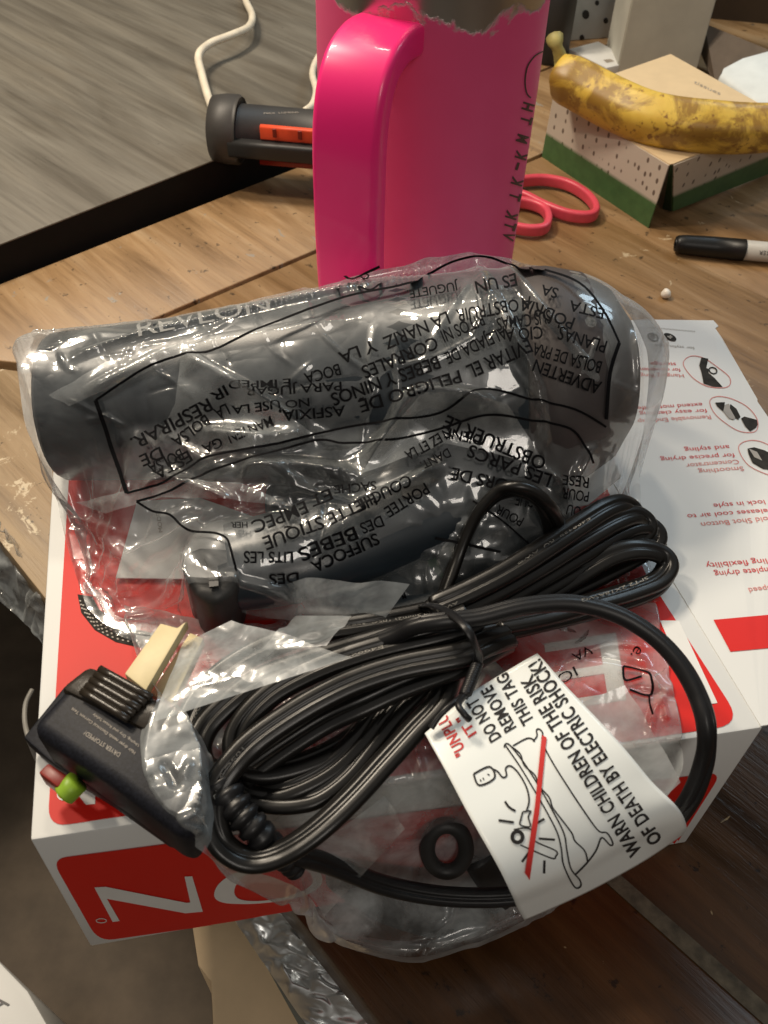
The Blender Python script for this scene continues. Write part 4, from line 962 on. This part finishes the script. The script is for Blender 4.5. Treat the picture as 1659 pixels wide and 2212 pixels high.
# =============================================================== lower, milky bag
def h_low(x, y):
    h = np.where(in_poly(x, y, boxpoly), HB+.001, -1.)
    h = np.maximum(h, np.where(in_poly(x, y, plug_top), .1562, -1.))
    pass
    return h
top = Uz([(262, 1290, .127), (420, 1325, .136), (560, 1325, .134), (750, 1320, .13), (900, 1320, .13), (1100, 1325, .13), (1425, 1285, .127)])
left = Uz([(262, 1290, .127), (290, 1400, .142), (338, 1490, .160), (302, 1560, .160), (298, 1650, .159), (350, 1745, .156), (430, 1825, .145), (490, 1862, .128)])
right = Uz([(1425, 1285, .127), (1442, 1400, .126), (1468, 1530, .124), (1482, 1650, .123), (1405, 1758, .121)])
bottom = Uz([(490, 1862, .128), (600, 1886, .115), (668, 1930, .09), (702, 1990, .06), (780, 2035, .045), (900, 2060, .036), (1010, 2035, .036), (1115, 1992, .04), (1260, 1900, .075), (1405, 1758, .121)])
C2 = coons(top, bottom, left, right, 170, 110)
F2 = C2.copy()
for _ in range(20):
    hz = h_low(F2[..., 0], F2[..., 1])+.002
    F2[1:-1, 1:-1, 2] = np.maximum(F2[..., 2], hz)[1:-1, 1:-1]; F2 = smooth_grid(F2, 2)
F2 = facet(F2, 210, 8, .010, .1)
W2 = crumple(F2, h_low, 1.03, 40, 31, stiff=.5, amp=.0022)
W2u = upsample(W2); W2u = creases(W2u, (280, 1290, 1480, 2050), 110, 9, .0030, 12, 40, 200)
W2 = folds(W2u, [([(1040, 1640), (1150, 1560), (1220, 1480)], .003, 20), ([(620, 1250), (760, 1300), (860, 1380)], .004, 20), ([(850, 1500), (890, 1600), (930, 1750)], .004, 18), ([(700, 1700), (820, 1690), (870, 1790)], .003, 18)])
bag2 = thing('loose_bag', tuple(U(900, 1600, HB)), 'milky crumpled plastic bag over the red box, hanging past its front edge', 'bag')
gridmesh('film', W2, M_film2, bag2)
# loose film flaps standing out of the crumple
def flap(pts, name='film_flap', seed=1, mat=None):
    a, b, c, d = [np.array(p) for p in pts]; n = 16; G = np.zeros((n, n, 3))
    nz_ = lattice_noise((n, n), (4, 4), seed)*.003
    for j in range(n):
        for i in range(n):
            u, v = i/(n-1), j/(n-1); G[j, i] = (1-u)*(1-v)*a+u*(1-v)*b+u*v*c+(1-u)*v*d; G[j, i, 2] += nz_[j, i]*math.sin(math.pi*v)
    return gridmesh(name, G, mat or M_film2, bag2)
flap([U(470, 1310, .135), U(660, 1248, .155), U(885, 1262, .158), U(800, 1380, .136)], seed=3)
flap([U(560, 1405, .150), U(705, 1395, .160), U(760, 1330, .160), U(640, 1330, .14)], seed=5)
flap([U(395, 1390, .150), U(500, 1340, .155), U(760, 1420, .166), U(330, 1560, .160)], seed=6)
flap([U(630, 1870, .10), U(830, 1720, .135), U(875, 1790, .130), U(700, 1980, .06)], seed=7)
flap([U(1150, 1560, .135), U(1350, 1480, .145), U(1470, 1690, .128), U(1290, 1860, .09)], seed=9)
uv2 = make_uv(smooth_grid(W2, 60), W2, .0007)
lay('printed_warning', [text_px('VA', [(1275, 1395), (1232, 1412)], 20), text_px('IO', [(1240, 1440), (1200, 1460)], 22), text_px('e.', [(1372, 1395), (1360, 1415)], 26), stroke_px([(1345, 1440), (1400, 1455), (1405, 1500), (1360, 1490)], 5), stroke_px([(1345, 1440), (1350, 1470), (1385, 1462)], 5), stroke_px([(1400, 1500), (1408, 1545)], 4)], M_bagink, bag2, None, uvmap=uv2, maxlen=10)
# things caught in the hanging part of the bag
ring = thing('rubber_ring', tuple(U(965, 1833, .075)), 'small black rubber ring inside the hanging bag, left of the white tag', 'ring')
rp = np.array([U(965+42*math.cos(a), 1833+50*math.sin(a), .073-.010*math.sin(a)) for a in np.linspace(0, 2*math.pi, 40, endpoint=False)])
sweep('ring_body', rp, circ(.0034, 12), M_rubber, ring, closed=True)
con = thing('concentrator_nozzle', tuple(U(900, 1930, .04)), 'black slot nozzle attachment inside the hanging bag under the thick cord', 'nozzle')
cp = catmull([U(720, 1880, .056), U(830, 1925, .036), U(940, 1950, .024), U(1060, 1945, .022)], 10)
sweep('nozzle_body', cp, circ(.0165, 24, .011), M_rubber, con, scale=np.interp(np.linspace(0, 1, len(cp)), [0, .3, .75, .95, 1], [.45, .8, .95, .6, .1]))
cp2 = catmull([U(1040, 1830, .056), U(1075, 1890, .040), U(1095, 1930, .030)], 8)
sweep('nozzle_rim', cp2, circ(.012, 18, .007), M_rubber, con)
# =============================================================== tumbler
CX, CY, CRAD = .0160, .503, .0603
cup = thing('pink_tumbler', (CX, CY, 0), 'tall hot pink metal tumbler with chipped rim and big plastic handle, behind the dryer', 'tumbler')
mP, nt, b = new_mat('chipped_pink_paint')
co = objco(nt); sep = nt.nodes.new('ShaderNodeSeparateXYZ'); nt.links.new(co, sep.inputs[0])
n1 = noise(nt, co, 26, 6, .62, .3)
sm = N(nt, 'ShaderNodeMath', operation='MULTIPLY_ADD'); sm.inputs[1].default_value = .060; nt.links.new(n1, sm.inputs[0]); nt.links.new(sep.outputs[2], sm.inputs[2])
chip = ramp(nt, [(.3215, (0, 0, 0)), (.3219, (1, 1, 1))], sm.outputs[0])
scr = noise(nt, co, 22, 3)
pk = ramp(nt, [(.35, (.72, .070, .205)), (.7, (.75, .080, .225))], scr)
nt.links.new(mix(nt, chip, pk, (.60, .57, .52)), b.inputs['Base Color'])
nt.links.new(chip, b.inputs['Metallic'])
nt.links.new(ramp(nt, [(0, (.50,)*3), (1, (.30,)*3)], chip), b.inputs['Roughness'])
inv = N(nt, 'ShaderNodeMath', operation='MULTIPLY_ADD'); inv.inputs[1].default_value = -1; inv.inputs[2].default_value = 1; nt.links.new(chip, inv.inputs[0])
bump(nt, b, inv.outputs[0], .6, .0008)
def lathe(name, prof, mat, parent, cx, cy, n=72):
    V = [(cx+r*math.cos(2*math.pi*k/n), cy+r*math.sin(2*math.pi*k/n), z) for r, z in prof for k in range(n)]
    F = [(i*n+k, i*n+(k+1) % n, (i+1)*n+(k+1) % n, (i+1)*n+k) for i in range(len(prof)-1) for k in range(n)]
    F.append(tuple(range(n))[::-1]); F.append(tuple((len(prof)-1)*n+k for k in range(n)))
    o = mesh(name, V, F, mat, parent, True); autosmooth(o); return o
cbody = lathe('tumbler_body', [(CRAD*.93, .001), (CRAD*.965, .004), (CRAD*.985, .03), (CRAD*.995, .15), (CRAD, .24), (CRAD*.99, .30), (CRAD*.985, .345)], mP, cup, CX, CY)
lathe('rim', [(CRAD*.97, .346), (CRAD*1.0, .347), (CRAD*1.0, .352), (CRAD*.9, .353)], M_steel, cup, CX, CY)
# handle: broad strap in the radial plane towards the camera's left
az = math.radians(-90-21)
rd = np.array([math.cos(az), math.sin(az), 0]); C0 = np.array([CX, CY, 0])
hpth = catmull([C0+rd*(CRAD-.004)+[0, 0, .282], C0+rd*(CRAD+.016)+[0, 0, .284], C0+rd*(CRAD+.034)+[0, 0, .278], C0+rd*(CRAD+.044)+[0, 0, .258], C0+rd*(CRAD+.046)+[0, 0, .22], C0+rd*(CRAD+.045)+[0, 0, .18], C0+rd*(CRAD+.041)+[0, 0, .13], C0+rd*(CRAD+.034)+[0, 0, .09], C0+rd*(CRAD+.012)+[0, 0, .076], C0+rd*(CRAD-.004)+[0, 0, .076]], 10)
def rr_prof(wd, th, r, n=5):
    out = []
    for cx, cy, a0 in ((wd/2-r, th/2-r, 0), (-wd/2+r, th/2-r, 90), (-wd/2+r, -th/2+r, 180), (wd/2-r, -th/2+r, 270)):
        for k in range(n+1): a = math.radians(a0+90*k/n); out.append((cx+r*math.cos(a), cy+r*math.sin(a)))
    return out
tang = np.array([-rd[1], rd[0], 0])
T_ = np.gradient(hpth, axis=0); T_ /= np.linalg.norm(T_, axis=1)[:, None]
V = []; prof = rr_prof(.034, .015, .0036)
for p, t in zip(hpth, T_):
    nn = np.cross(tang, t)
    for x, y in prof: V.append(p+tang*x+nn*y)
k = len(prof); F = [(i*k+a, i*k+(a+1) % k, (i+1)*k+(a+1) % k, (i+1)*k+a) for i in range(len(hpth)-1) for a in range(k)]
F += [tuple(range(k))[::-1], tuple((len(hpth)-1)*k+a for a in range(k))]
mesh('handle', V, F, M_pinkh, cup, True)
bvcu = bvh_of([cbody])
def zc(x, y): return ((1550+x*.32552)*.6777, (100+y*.32552)*.6777)
cl_ = [stroke_px([zc(548, 195), zc(470, 240), zc(400, 340), zc(375, 480), zc(390, 600), zc(430, 650)], 3)]
for t, p, w_ in (('H', (405, 722), 1), ('T', (390, 850), 1), ('M', (350, 1035), 1), ('K', (340, 1195), 1), ('-', (320, 1310), 1), ('K', (300, 1450), 1), ('T', (280, 1600), 1), ('K', (245, 1780), 1), ('T', (230, 1890), 1), ('V', (215, 1990), 1)):
    x, y = zc(*p); cl_.append(text_px(t, [(x-14, y+8), (x-9, y-8)], -24, bold=.03))
lay('faded_lettering', cl_, plain('faded_print', (.05, .02, .02), .5), cup, bvcu, .0004, 10)

# =============================================================== flashlight on the desk edge
tor = thing('work_light', tuple(U(560, 345, GZ)), 'black and orange ribbed pocket work light on the grey desk edge behind the tumbler', 'work light')
def zz(x, y, z): return U(x*.5, y*.5, z)
A_ = zz(1000, 560, GZ+.022); B_ = zz(1700, 620, GZ+.022)
dT = (B_-A_)/np.linalg.norm(B_-A_)
lathe_axis('end_cap', A_-dT*.018, A_+dT*.010, [(0, .024), (.06, .029), (.5, .031), (.9, .031), (1, .029)], M_darkgrey, tor)
lathe_axis('barrel', A_+dT*.004, B_, [(0, .0235), (1, .0235)], M_darkgrey, tor)
sd = np.cross(dT, [0, 0, 1]); sd /= np.linalg.norm(sd)
if sd[1] > 0: sd = -sd
def stripbar(name, a, b, up, out, hh, dd, mat):
    P = [A_+dT*a+sd*out+np.array([0, 0, up]), A_+dT*b+sd*out+np.array([0, 0, up])]
    return sweep(name, np.array([P[0]+(P[1]-P[0])*t for t in np.linspace(0, 1, 6)]), rr_prof(dd, hh, min(hh, dd)*.3), mat, tor)
stripbar('grip_panel', .034, .20, .011, .0215, .013, .006, M_orange)
for k in range(5): stripbar('grip_slot', .046+k*.0235, .0495+k*.0235, .0125, .0246, .008, .002, M_btnr)
stripbar('clip_bar', .004, .24, -.004, .026, .016, .012, M_rubber)
stripbar('base_strip', .03, .24, -.020, .014, .006, .010, M_btnr)
bvtor = bvh_of([c for c in tor.children if c.name.startswith('barrel')])
lay('small_lettering', [text_px('MAX  LUMENS', [(570, 247), (645, 245)], 3)], M_greytxt, tor, bvtor, .0005)
# white cable on the desk
c1 = catmull([zz(1040, -60, GZ+.004), zz(1065, 10, GZ+.006), zz(1090, 70, GZ+.012), zz(1072, 118, GZ+.018), zz(1000, 152, GZ+.022), zz(905, 190, GZ+.022), zz(858, 240, GZ+.02), zz(872, 320, GZ+.014), zz(897, 410, GZ+.008), zz(925, 490, GZ+.006)], 8)
o = sweep('white_cable', c1, circ(.0042, 10), M_cable); tag(o, 'thin white cable curling over the grey desk to the work light', 'cable')
c1 = catmull([zz(1420, 180, GZ+.01), zz(1368, 260, GZ+.01), zz(1350, 320, GZ+.012), zz(1366, 390, GZ+.02), zz(1352, 450, GZ+.03), zz(1320, 478, GZ+.036)], 8)
o = sweep('white_cable', c1, circ(.0036, 10), M_cable); tag(o, 'short bit of white cable between the work light and the pink tumbler', 'cable')

# =============================================================== scissors, marker, bead
def zb(x, y, z): return U(829.5+.5*x, .5*y, z)
sci = thing('scissors', tuple(zb(760, 880, 0)), 'scissors with pink plastic handles lying open behind the tumbler', 'scissors')
def ringsw(name, pts, z, prof, lab=None): return sweep(name, catmull([zb(x, y, z) for x, y in pts], 8, True), prof, M_scis, sci, closed=True, label=lab)
ringsw('handle_loop', [(560, 790), (620, 780), (700, 778), (800, 800), (880, 850), (915, 905), (890, 935), (800, 930), (700, 895), (620, 855), (560, 830)], .008, rr_prof(.0068, .0115, .0026))
ringsw('handle_loop', [(520, 890), (560, 872), (630, 880), (690, 905), (710, 945), (695, 985), (640, 995), (570, 985), (515, 965)], .008, rr_prof(.0068, .011, .0026))
bl = [zb(540, 800, .010), zb(560, 840, .010), zb(200, 900, .010), zb(190, 880, .010)]; prism('blade', bl, down(bl, .0075), M_steel, sci)
bl = [zb(520, 890, .007), zb(530, 930, .007), zb(150, 800, .007), zb(160, 780, .007)]; prism('blade', bl, down(bl, .0045), M_steel, sci)
mk = thing('marker_pen', tuple(U(1560, 540, 0)), 'black capped permanent marker with pale grey barrel on the table at right', 'marker')
m0, m1 = U(1466, 527, .0095), U(1607, 540, .0095); dk = (m1-m0)
lathe_axis('cap', m0, m1, [(-.06, .004), (-.05, .0065), (0, .0078), (.1, .0085), (.5, .0092), (1, .0095)], plain('marker_cap', (.006, .006, .006), .4, spec=.35), mk)
lathe_axis('barrel', m1, m1+dk*1.7, [(0, .0080), (.01, .0088), (.95, .0088), (1, .005)], plain('marker_grey', S(178, 176, 170) if callable(S) else (.45, .44, .42), .4), mk) if callable(S) else lathe_axis('barrel', m1, m1+dk*1.7, [(0, .0080), (.01, .0088), (.95, .0088), (1, .005)], plain('marker_grey', (.45, .44, .41), .4), mk)
bvm = bvh_of([c for c in mk.children if c.name.startswith('barrel')])
lay('marker_lettering', [text_px('MARKER', [(1690, 545), (1640, 541)], 9)], M_ink, mk, bvm, .0003)
bm = bmesh.new(); bmesh.ops.create_icosphere(bm, subdivisions=3, radius=.0042)
for v in bm.verts: v.co = Vector(U(1439, 634, .0042))+v.co*(1+.06*math.sin(v.co.x*900+v.co.z*700))
o = frombm('white_bead', bm, plain('bead_white', (.75, .7, .62), .35), None, True); tag(o, 'tiny white bead alone on the bare wood right of the dryer', 'bead')

# =============================================================== green and white carton with the banana on it
TH = .063
car = thing('tissue_carton', tuple(U(1402, 492, 0)), 'white carton with tiny dashes and green base band, under the banana', 'carton')
mC, nt, b = new_mat('dashed_carton')
co = objco(nt, (150, 150, 150), .6)
v = N(nt, 'ShaderNodeTexVoronoi', Scale=1., Randomness=.35); nt.links.new(objco(nt, (150, 150, 90), .5), v.inputs['Vector'])
sz = nt.nodes.new('ShaderNodeSeparateXYZ'); nt.links.new(objco(nt), sz.inputs[0])
wallc = mix(nt, ramp(nt, [(.20, (1, 1, 1)), (.27, (0, 0, 0))], v.outputs[0]), (.50, .44, .37), (.13, .10, .08))
gm = ramp(nt, [(.0262, (1, 1, 1)), (.0264, (0, 0, 0))], sz.outputs[2])
gn = ramp(nt, [(.35, (.045, .105, .035)), (.65, (.06, .135, .045))], noise(nt, objco(nt), 90))
nt.links.new(mix(nt, gm, wallc, gn), b.inputs['Base Color']); b.inputs['Roughness'].default_value = .5
mT = plain('cream_card', (.66, .50, .30), .55, var=.04)
cBL, cBR = U(1172, 338, 0), U(1402, 492, 0)
cTL, cTR = U(1197, 207, TH), U(1446, 357, TH); cTF = U(1448, 119, TH)
rTL = U(1454, 356, TH); rBL = U(1452, 455, .006)
rBR = U(1690, 362, .0); rTR = U(1690, 262, TH)
far = np.array([cTF[0], cTF[1], 0])
def quad(P, mat, nm, th=.0012, lab=None):
    P = [np.array(p) for p in P]; n = np.cross(P[1]-P[0], P[2]-P[0]); n /= np.linalg.norm(n)
    return prism(nm, P, [p-n*th for p in P], mat, car, label=lab)
quad([cTL, cTR, cBR, cBL], mC, 'side_wall')
quad([rTL, rTR, rBR, rBL], mC, 'side_wall')
mid = U(1440, 470, .002)+np.array([.0, .018, 0])
quad([cTR+np.array([.0005, .001, 0]), rTL+np.array([-.0005, .001, 0]), mid], plain('green_dark', (.02, .06, .02), .6), 'gusset')
quad([rTL, rBL, mid], plain('green_dark2', (.02, .05, .02), .6), 'gusset')
tp_ = [cTL, cTR, rTL, rTR, U(1648, 231, TH), cTF]
quad(tp_[::-1], mT, 'carton_top')
quad([cTL, cBL, far, cTF], mC, 'side_wall')
bvtp = bvh_of([c for c in car.children if c.name.startswith('carton_top')])
lay('carton_print', [text_px('tissues', [(1498, 180), (1555, 206)], 7)], M_greytxt, car, bvtp)
mB, nt, b = new_mat('ripe_banana')
co = objco(nt)
c = ramp(nt, [(.3, (.56, .36, .04)), (.7, (.70, .50, .09))], noise(nt, co, 40))
sp = noise(nt, co, 120, 3, .6); c = mix(nt, ramp(nt, [(.60, (0, 0, 0)), (.68, (.8, .8, .8))], sp), c, (.16, .06, .015))
bl_ = noise(nt, objco(nt, (1, 1, 1)), 26, 6, .65, .6); c = mix(nt, ramp(nt, [(.45, (0, 0, 0)), (.56, (.8, .8, .8))], bl_), c, (.20, .095, .015))
nt.links.new(c, b.inputs['Base Color']); b.inputs['Roughness'].default_value = .42; b.inputs['Subsurface Weight'].default_value = .05
bump(nt, b, noise(nt, co, 60), .25, .001)
ban = thing('banana', tuple(U(1400, 250, TH)), 'ripe yellow banana with brown bruises lying across the green carton', 'banana')
zbn = TH+.020
bp = catmull([U(1206, 163, zbn+.010), U(1225, 170, zbn+.010), U(1262, 188, zbn+.007), U(1330, 224, zbn+.002), U(1404, 254, zbn), U(1488, 269, zbn), U(1600, 276, zbn), U(1690, 272, zbn+.004), U(1780, 256, zbn+.012), U(1850, 236, zbn+.02)], 10)
pent = [(math.cos(2*math.pi*i/20+.3)*(1+.06*math.cos(5*(2*math.pi*i/20))), math.sin(2*math.pi*i/20+.3)*(1+.06*math.cos(5*(2*math.pi*i/20)))) for i in range(20)]
bs = np.interp(np.linspace(0, 1, len(bp)), [0, .02, .06, .14, .3, .6, .85, .95, 1], [.45, .70, .88, .98, 1, 1, .85, .5, .2])*.0220
sweep('peel', bp, pent, mB, ban, scale=bs)
stp = catmull([U(1216, 160, zbn+.012), U(1214, 138, zbn+.018), U(1209, 118, zbn+.026), U(1202, 98, zbn+.034), U(1198, 82, zbn+.038)], 8)
sweep('stem', stp, circ(1, 10), plain('banana_stem', (.35, .30, .10), .6, var=.3, nscale=80), ban, scale=np.interp(np.linspace(0, 1, len(stp)), [0, .3, .7, .85, 1], [.010, .007, .0052, .0075, .0085]))

# =============================================================== things at the far right
def zr(x, y, z): return U(1152+.3055*x, .3055*y, z)
mD, nt, b = new_mat('polka_card')
v = N(nt, 'ShaderNodeTexVoronoi', Scale=34., Randomness=.55); nt.links.new(objco(nt, (1, 1, 1)), v.inputs['Vector'])
nt.links.new(mix(nt, ramp(nt, [(.13, (1, 1, 1)), (.16, (0, 0, 0))], v.outputs[0]), (.46, .50, .50), (.02, .02, .02)), b.inputs['Base Color']); b.inputs['Roughness'].default_value = .5
def standing(name, base_px, top_z, depth, mat, label, cat, zb_=0., lean=0):
    a, b2 = zr(*base_px[0], zb_), zr(*base_px[1], zb_); d = (b2-a)/np.linalg.norm(b2-a); n = np.array([-d[1], d[0], 0])
    if n[1] < 0: n = -n
    B = [a, b2, b2+n*depth, a+n*depth]; Tt = [p+np.array([0, 0, top_z])+n*lean for p in B]
    o = prism(name, Tt, B, mat, None, bevel=.002); tag(o, label, cat); return o
pdb = standing('polka_dot_box', [(150, 300), (560, 268)], .30, .08, plain('grey_blue_card', (.42, .46, .47), .5, var=.05), 'pale grey box with scattered black dots, behind the banana stem', 'box')
lay('printed_dot', [P_poly([(1152+.3055*a, .3055*c) for a, c in bez_ellipse(x, y, r_, r_*1.25, 0, 16)]) for x, y, r_ in [(240, 40, 19), (370, 102, 26), (512, 146, 17), (210, 213, 15), (343, 266, 17), (690, 15, 20), (150, 110, 14), (450, 20, 15), (590, 60, 18)]], M_ink, pdb, bvh_of([pdb]), .0005)
def canister(name, c, r, h, mat, label, cat):
    P = U(*c, 0) if len(c) == 2 else np.array(c)
    o = lathe(name, [(r*.9, 0.0005), (r, .004), (r, h*.85), (r*.8, h*.93), (r*.8, h)], mat, None, P[0], P[1], 40); tag(o, label, cat); return o
canister('black_jar', (1186, 128), .022, .10, M_rubber, 'small black jar showing between the tumbler and the banana stem', 'jar')
cd_ = [zr(250, 345, .012), zr(460, 292, .012), zr(632, 385, .012), zr(612, 458, .012), zr(520, 478, .012), zr(380, 410, .012)]
o = prism('white_card', cd_, down(cd_, .001), M_white, None, bevel=.0006); tag(o, 'small white card packet lying behind the banana', 'packet')
lay('printed_block', [P_poly([(1152+.3055*x, .3055*y) for x, y in [(495, 425), (545, 418), (572, 435), (520, 445)]])], M_greytxt, o, bvh_of([o]))
mW = plain('pale_carton', (.50, .49, .43), .6, var=.15, nscale=14)
gc = thing('open_carton', tuple(zr(870, 520, 0)), 'pale open carton standing tall behind the cream carton top', 'carton')
B = [zr(590, 530, 0), zr(1135, 540, 0)]; d = (B[1]-B[0])/np.linalg.norm(B[1]-B[0]); n = np.array([-d[1], d[0], 0]); hh_ = .19
P = [B[0], B[1], B[1]+n*.07, B[0]+n*.07]; Tt = [p+np.array([0, 0, hh_]) for p in P]
for i in range(4):
    j = (i+1) % 4; e = [Tt[i], Tt[j], P[j], P[i]]; nn = np.cross(e[1]-e[0], e[2]-e[0]); nn /= np.linalg.norm(nn)
    prism('carton_wall', e, [q-nn*.0012 for q in e], mW, gc)
fl2 = [Tt[0]+np.array([0, 0, .0005]), Tt[1]+np.array([0, 0, .0005]), Tt[1]+np.array([.02, -.03, .03]), Tt[0]+np.array([.02, -.03, .03])]
prism('top_flap', fl2, [q-np.array([0, 0, .001]) for q in fl2], M_white, gc)
br0 = [zr(1215, 470, 0), zr(2100, 560, 0)]; d = (br0[1]-br0[0])/np.linalg.norm(br0[1]-br0[0]); n = np.array([-d[1], d[0], 0])
db = thing('brown_crate', tuple(br0[0]), 'large dark brown cardboard box behind everything in the top right corner', 'box')
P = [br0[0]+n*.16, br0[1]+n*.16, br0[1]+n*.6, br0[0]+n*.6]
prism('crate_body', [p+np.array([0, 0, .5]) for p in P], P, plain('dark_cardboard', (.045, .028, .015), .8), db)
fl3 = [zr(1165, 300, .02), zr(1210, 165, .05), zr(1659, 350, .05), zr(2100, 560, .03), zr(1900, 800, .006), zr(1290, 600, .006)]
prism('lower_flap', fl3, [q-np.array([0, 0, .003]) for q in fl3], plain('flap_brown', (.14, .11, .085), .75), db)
wb = [zr(1300, 550, .05), zr(1345, 470, .06), zr(1480, 400, .065), zr(1700, 340, .07), zr(2200, 500, .07), zr(2200, 900, .05), zr(1620, 760, .045)]
o = prism('white_packet', wb, [q-np.array([0, 0, .018]) for q in wb], plain('blue_white_card', (.66, .70, .70), .5, var=.06), None, bevel=.004); tag(o, 'blue white soft packet leaning at the right behind the banana', 'packet')

# =============================================================== below the near table edge
lc = thing('lower_carton', tuple(U(420, 2000, -.10)), 'tan cardboard carton standing below the near table edge', 'carton')
q = [U(409, 1975, -.09), U(640, 1930, -.09), U(1150, 2550, -.09), U(900, 2560, -.09), U(452, 2100, -.09), U(425, 2080, -.09)]
q = [U(409, 1960, -.09), U(560, 1930, -.09), U(1100, 2560, -.09), U(860, 2600, -.09), U(460, 2215, -.09), U(455, 2120, -.09), U(428, 2085, -.09)]
prism('carton_body', q, down(q, -.54), M_cardboard, lc, bevel=.001)
q = [U(500, 1950, -.088), U(560, 1940, -.088), U(760, 2240, -.088), U(660, 2240, -.088)]
prism('grey_flap', q, [p-np.array([0, 0, .002]) for p in q], plain('grey_green_card', (.17, .17, .14), .6), lc)
foilC = coons(Uz([(480, 1950, -.07), (540, 1945, -.06), (600, 1950, -.05)]), Uz([(700, 2270, -.07), (770, 2260, -.06), (850, 2240, -.05)]), Uz([(480, 1950, -.07), (590, 2110, -.07), (700, 2270, -.07)]), Uz([(600, 1950, -.05), (730, 2090, -.05), (850, 2240, -.05)]), 40, 110)
foil = crumple(facet(foilC, 90, 3, .012, .2), lambda x, y: np.full(x.shape, -.09), 1.03, 30, 71, stiff=.3, amp=.002, grav=0)
o = gridmesh('silver_wrap', foil, M_foil); tag(o, 'crinkled silver plastic wrap strip running beside the near table edge', 'wrap')
wrC = coons(Uz([(-60, 1010, .002), (0, 1120, .004), (40, 1190, .004)]), Uz([(-90, 1250, -.05), (40, 1330, -.05), (112, 1420, -.045)]), Uz([(-60, 1010, .002), (-80, 1130, -.02), (-90, 1250, -.05)]), Uz([(40, 1190, .004), (90, 1290, -.01), (112, 1420, -.045)]), 60, 60)
wr = crumple(wrC, lambda x, y: np.full(x.shape, -1.), 1.14, 90, 77, stiff=.1, amp=.004, grav=0)
o = gridmesh('clear_wrap', wr, M_film2); tag(o, 'crumpled clear plastic wrap over the left table edge beside the box', 'wrap')
q = [U(-60, 2020, -.30), U(0, 2078, -.30), U(60, 2140, -.30), U(112, 2230, -.30), U(60, 2300, -.30), U(-150, 2300, -.30)]
o = prism('white_parcel', q, down(q, -.545), M_white, None, bevel=.002); tag(o, 'white parcel corner with black letter at the bottom left on the floor', 'parcel')
lay('black_lettering', [text_px('A', [(-10, 2190), (22, 2170)], 30)], M_ink, o, bvh_of([o]), .001)
c1 = catmull([U(70, 1490, -.1), U(56, 1520, -.1), U(54, 1560, -.1), U(64, 1600, -.1), U(80, 1640, -.12)], 8)
o = sweep('grey_cable', c1, circ(.0018, 10), plain('grey_cable_sheath', (.25, .24, .22), .5)); tag(o, 'pale cable curve hanging below the left side of the box', 'cable')
# the lead and its plug belong to the dryer
for o_ in (cord, plug):
    o_.parent = dry; o_.location -= dry.location
    for k_ in ('label', 'category'): del o_[k_]
cyc = sc.cycles
try:
    cyc.transparent_max_bounces = 24; cyc.max_bounces = 8; cyc.sample_clamp_indirect = 4
except Exception: pass
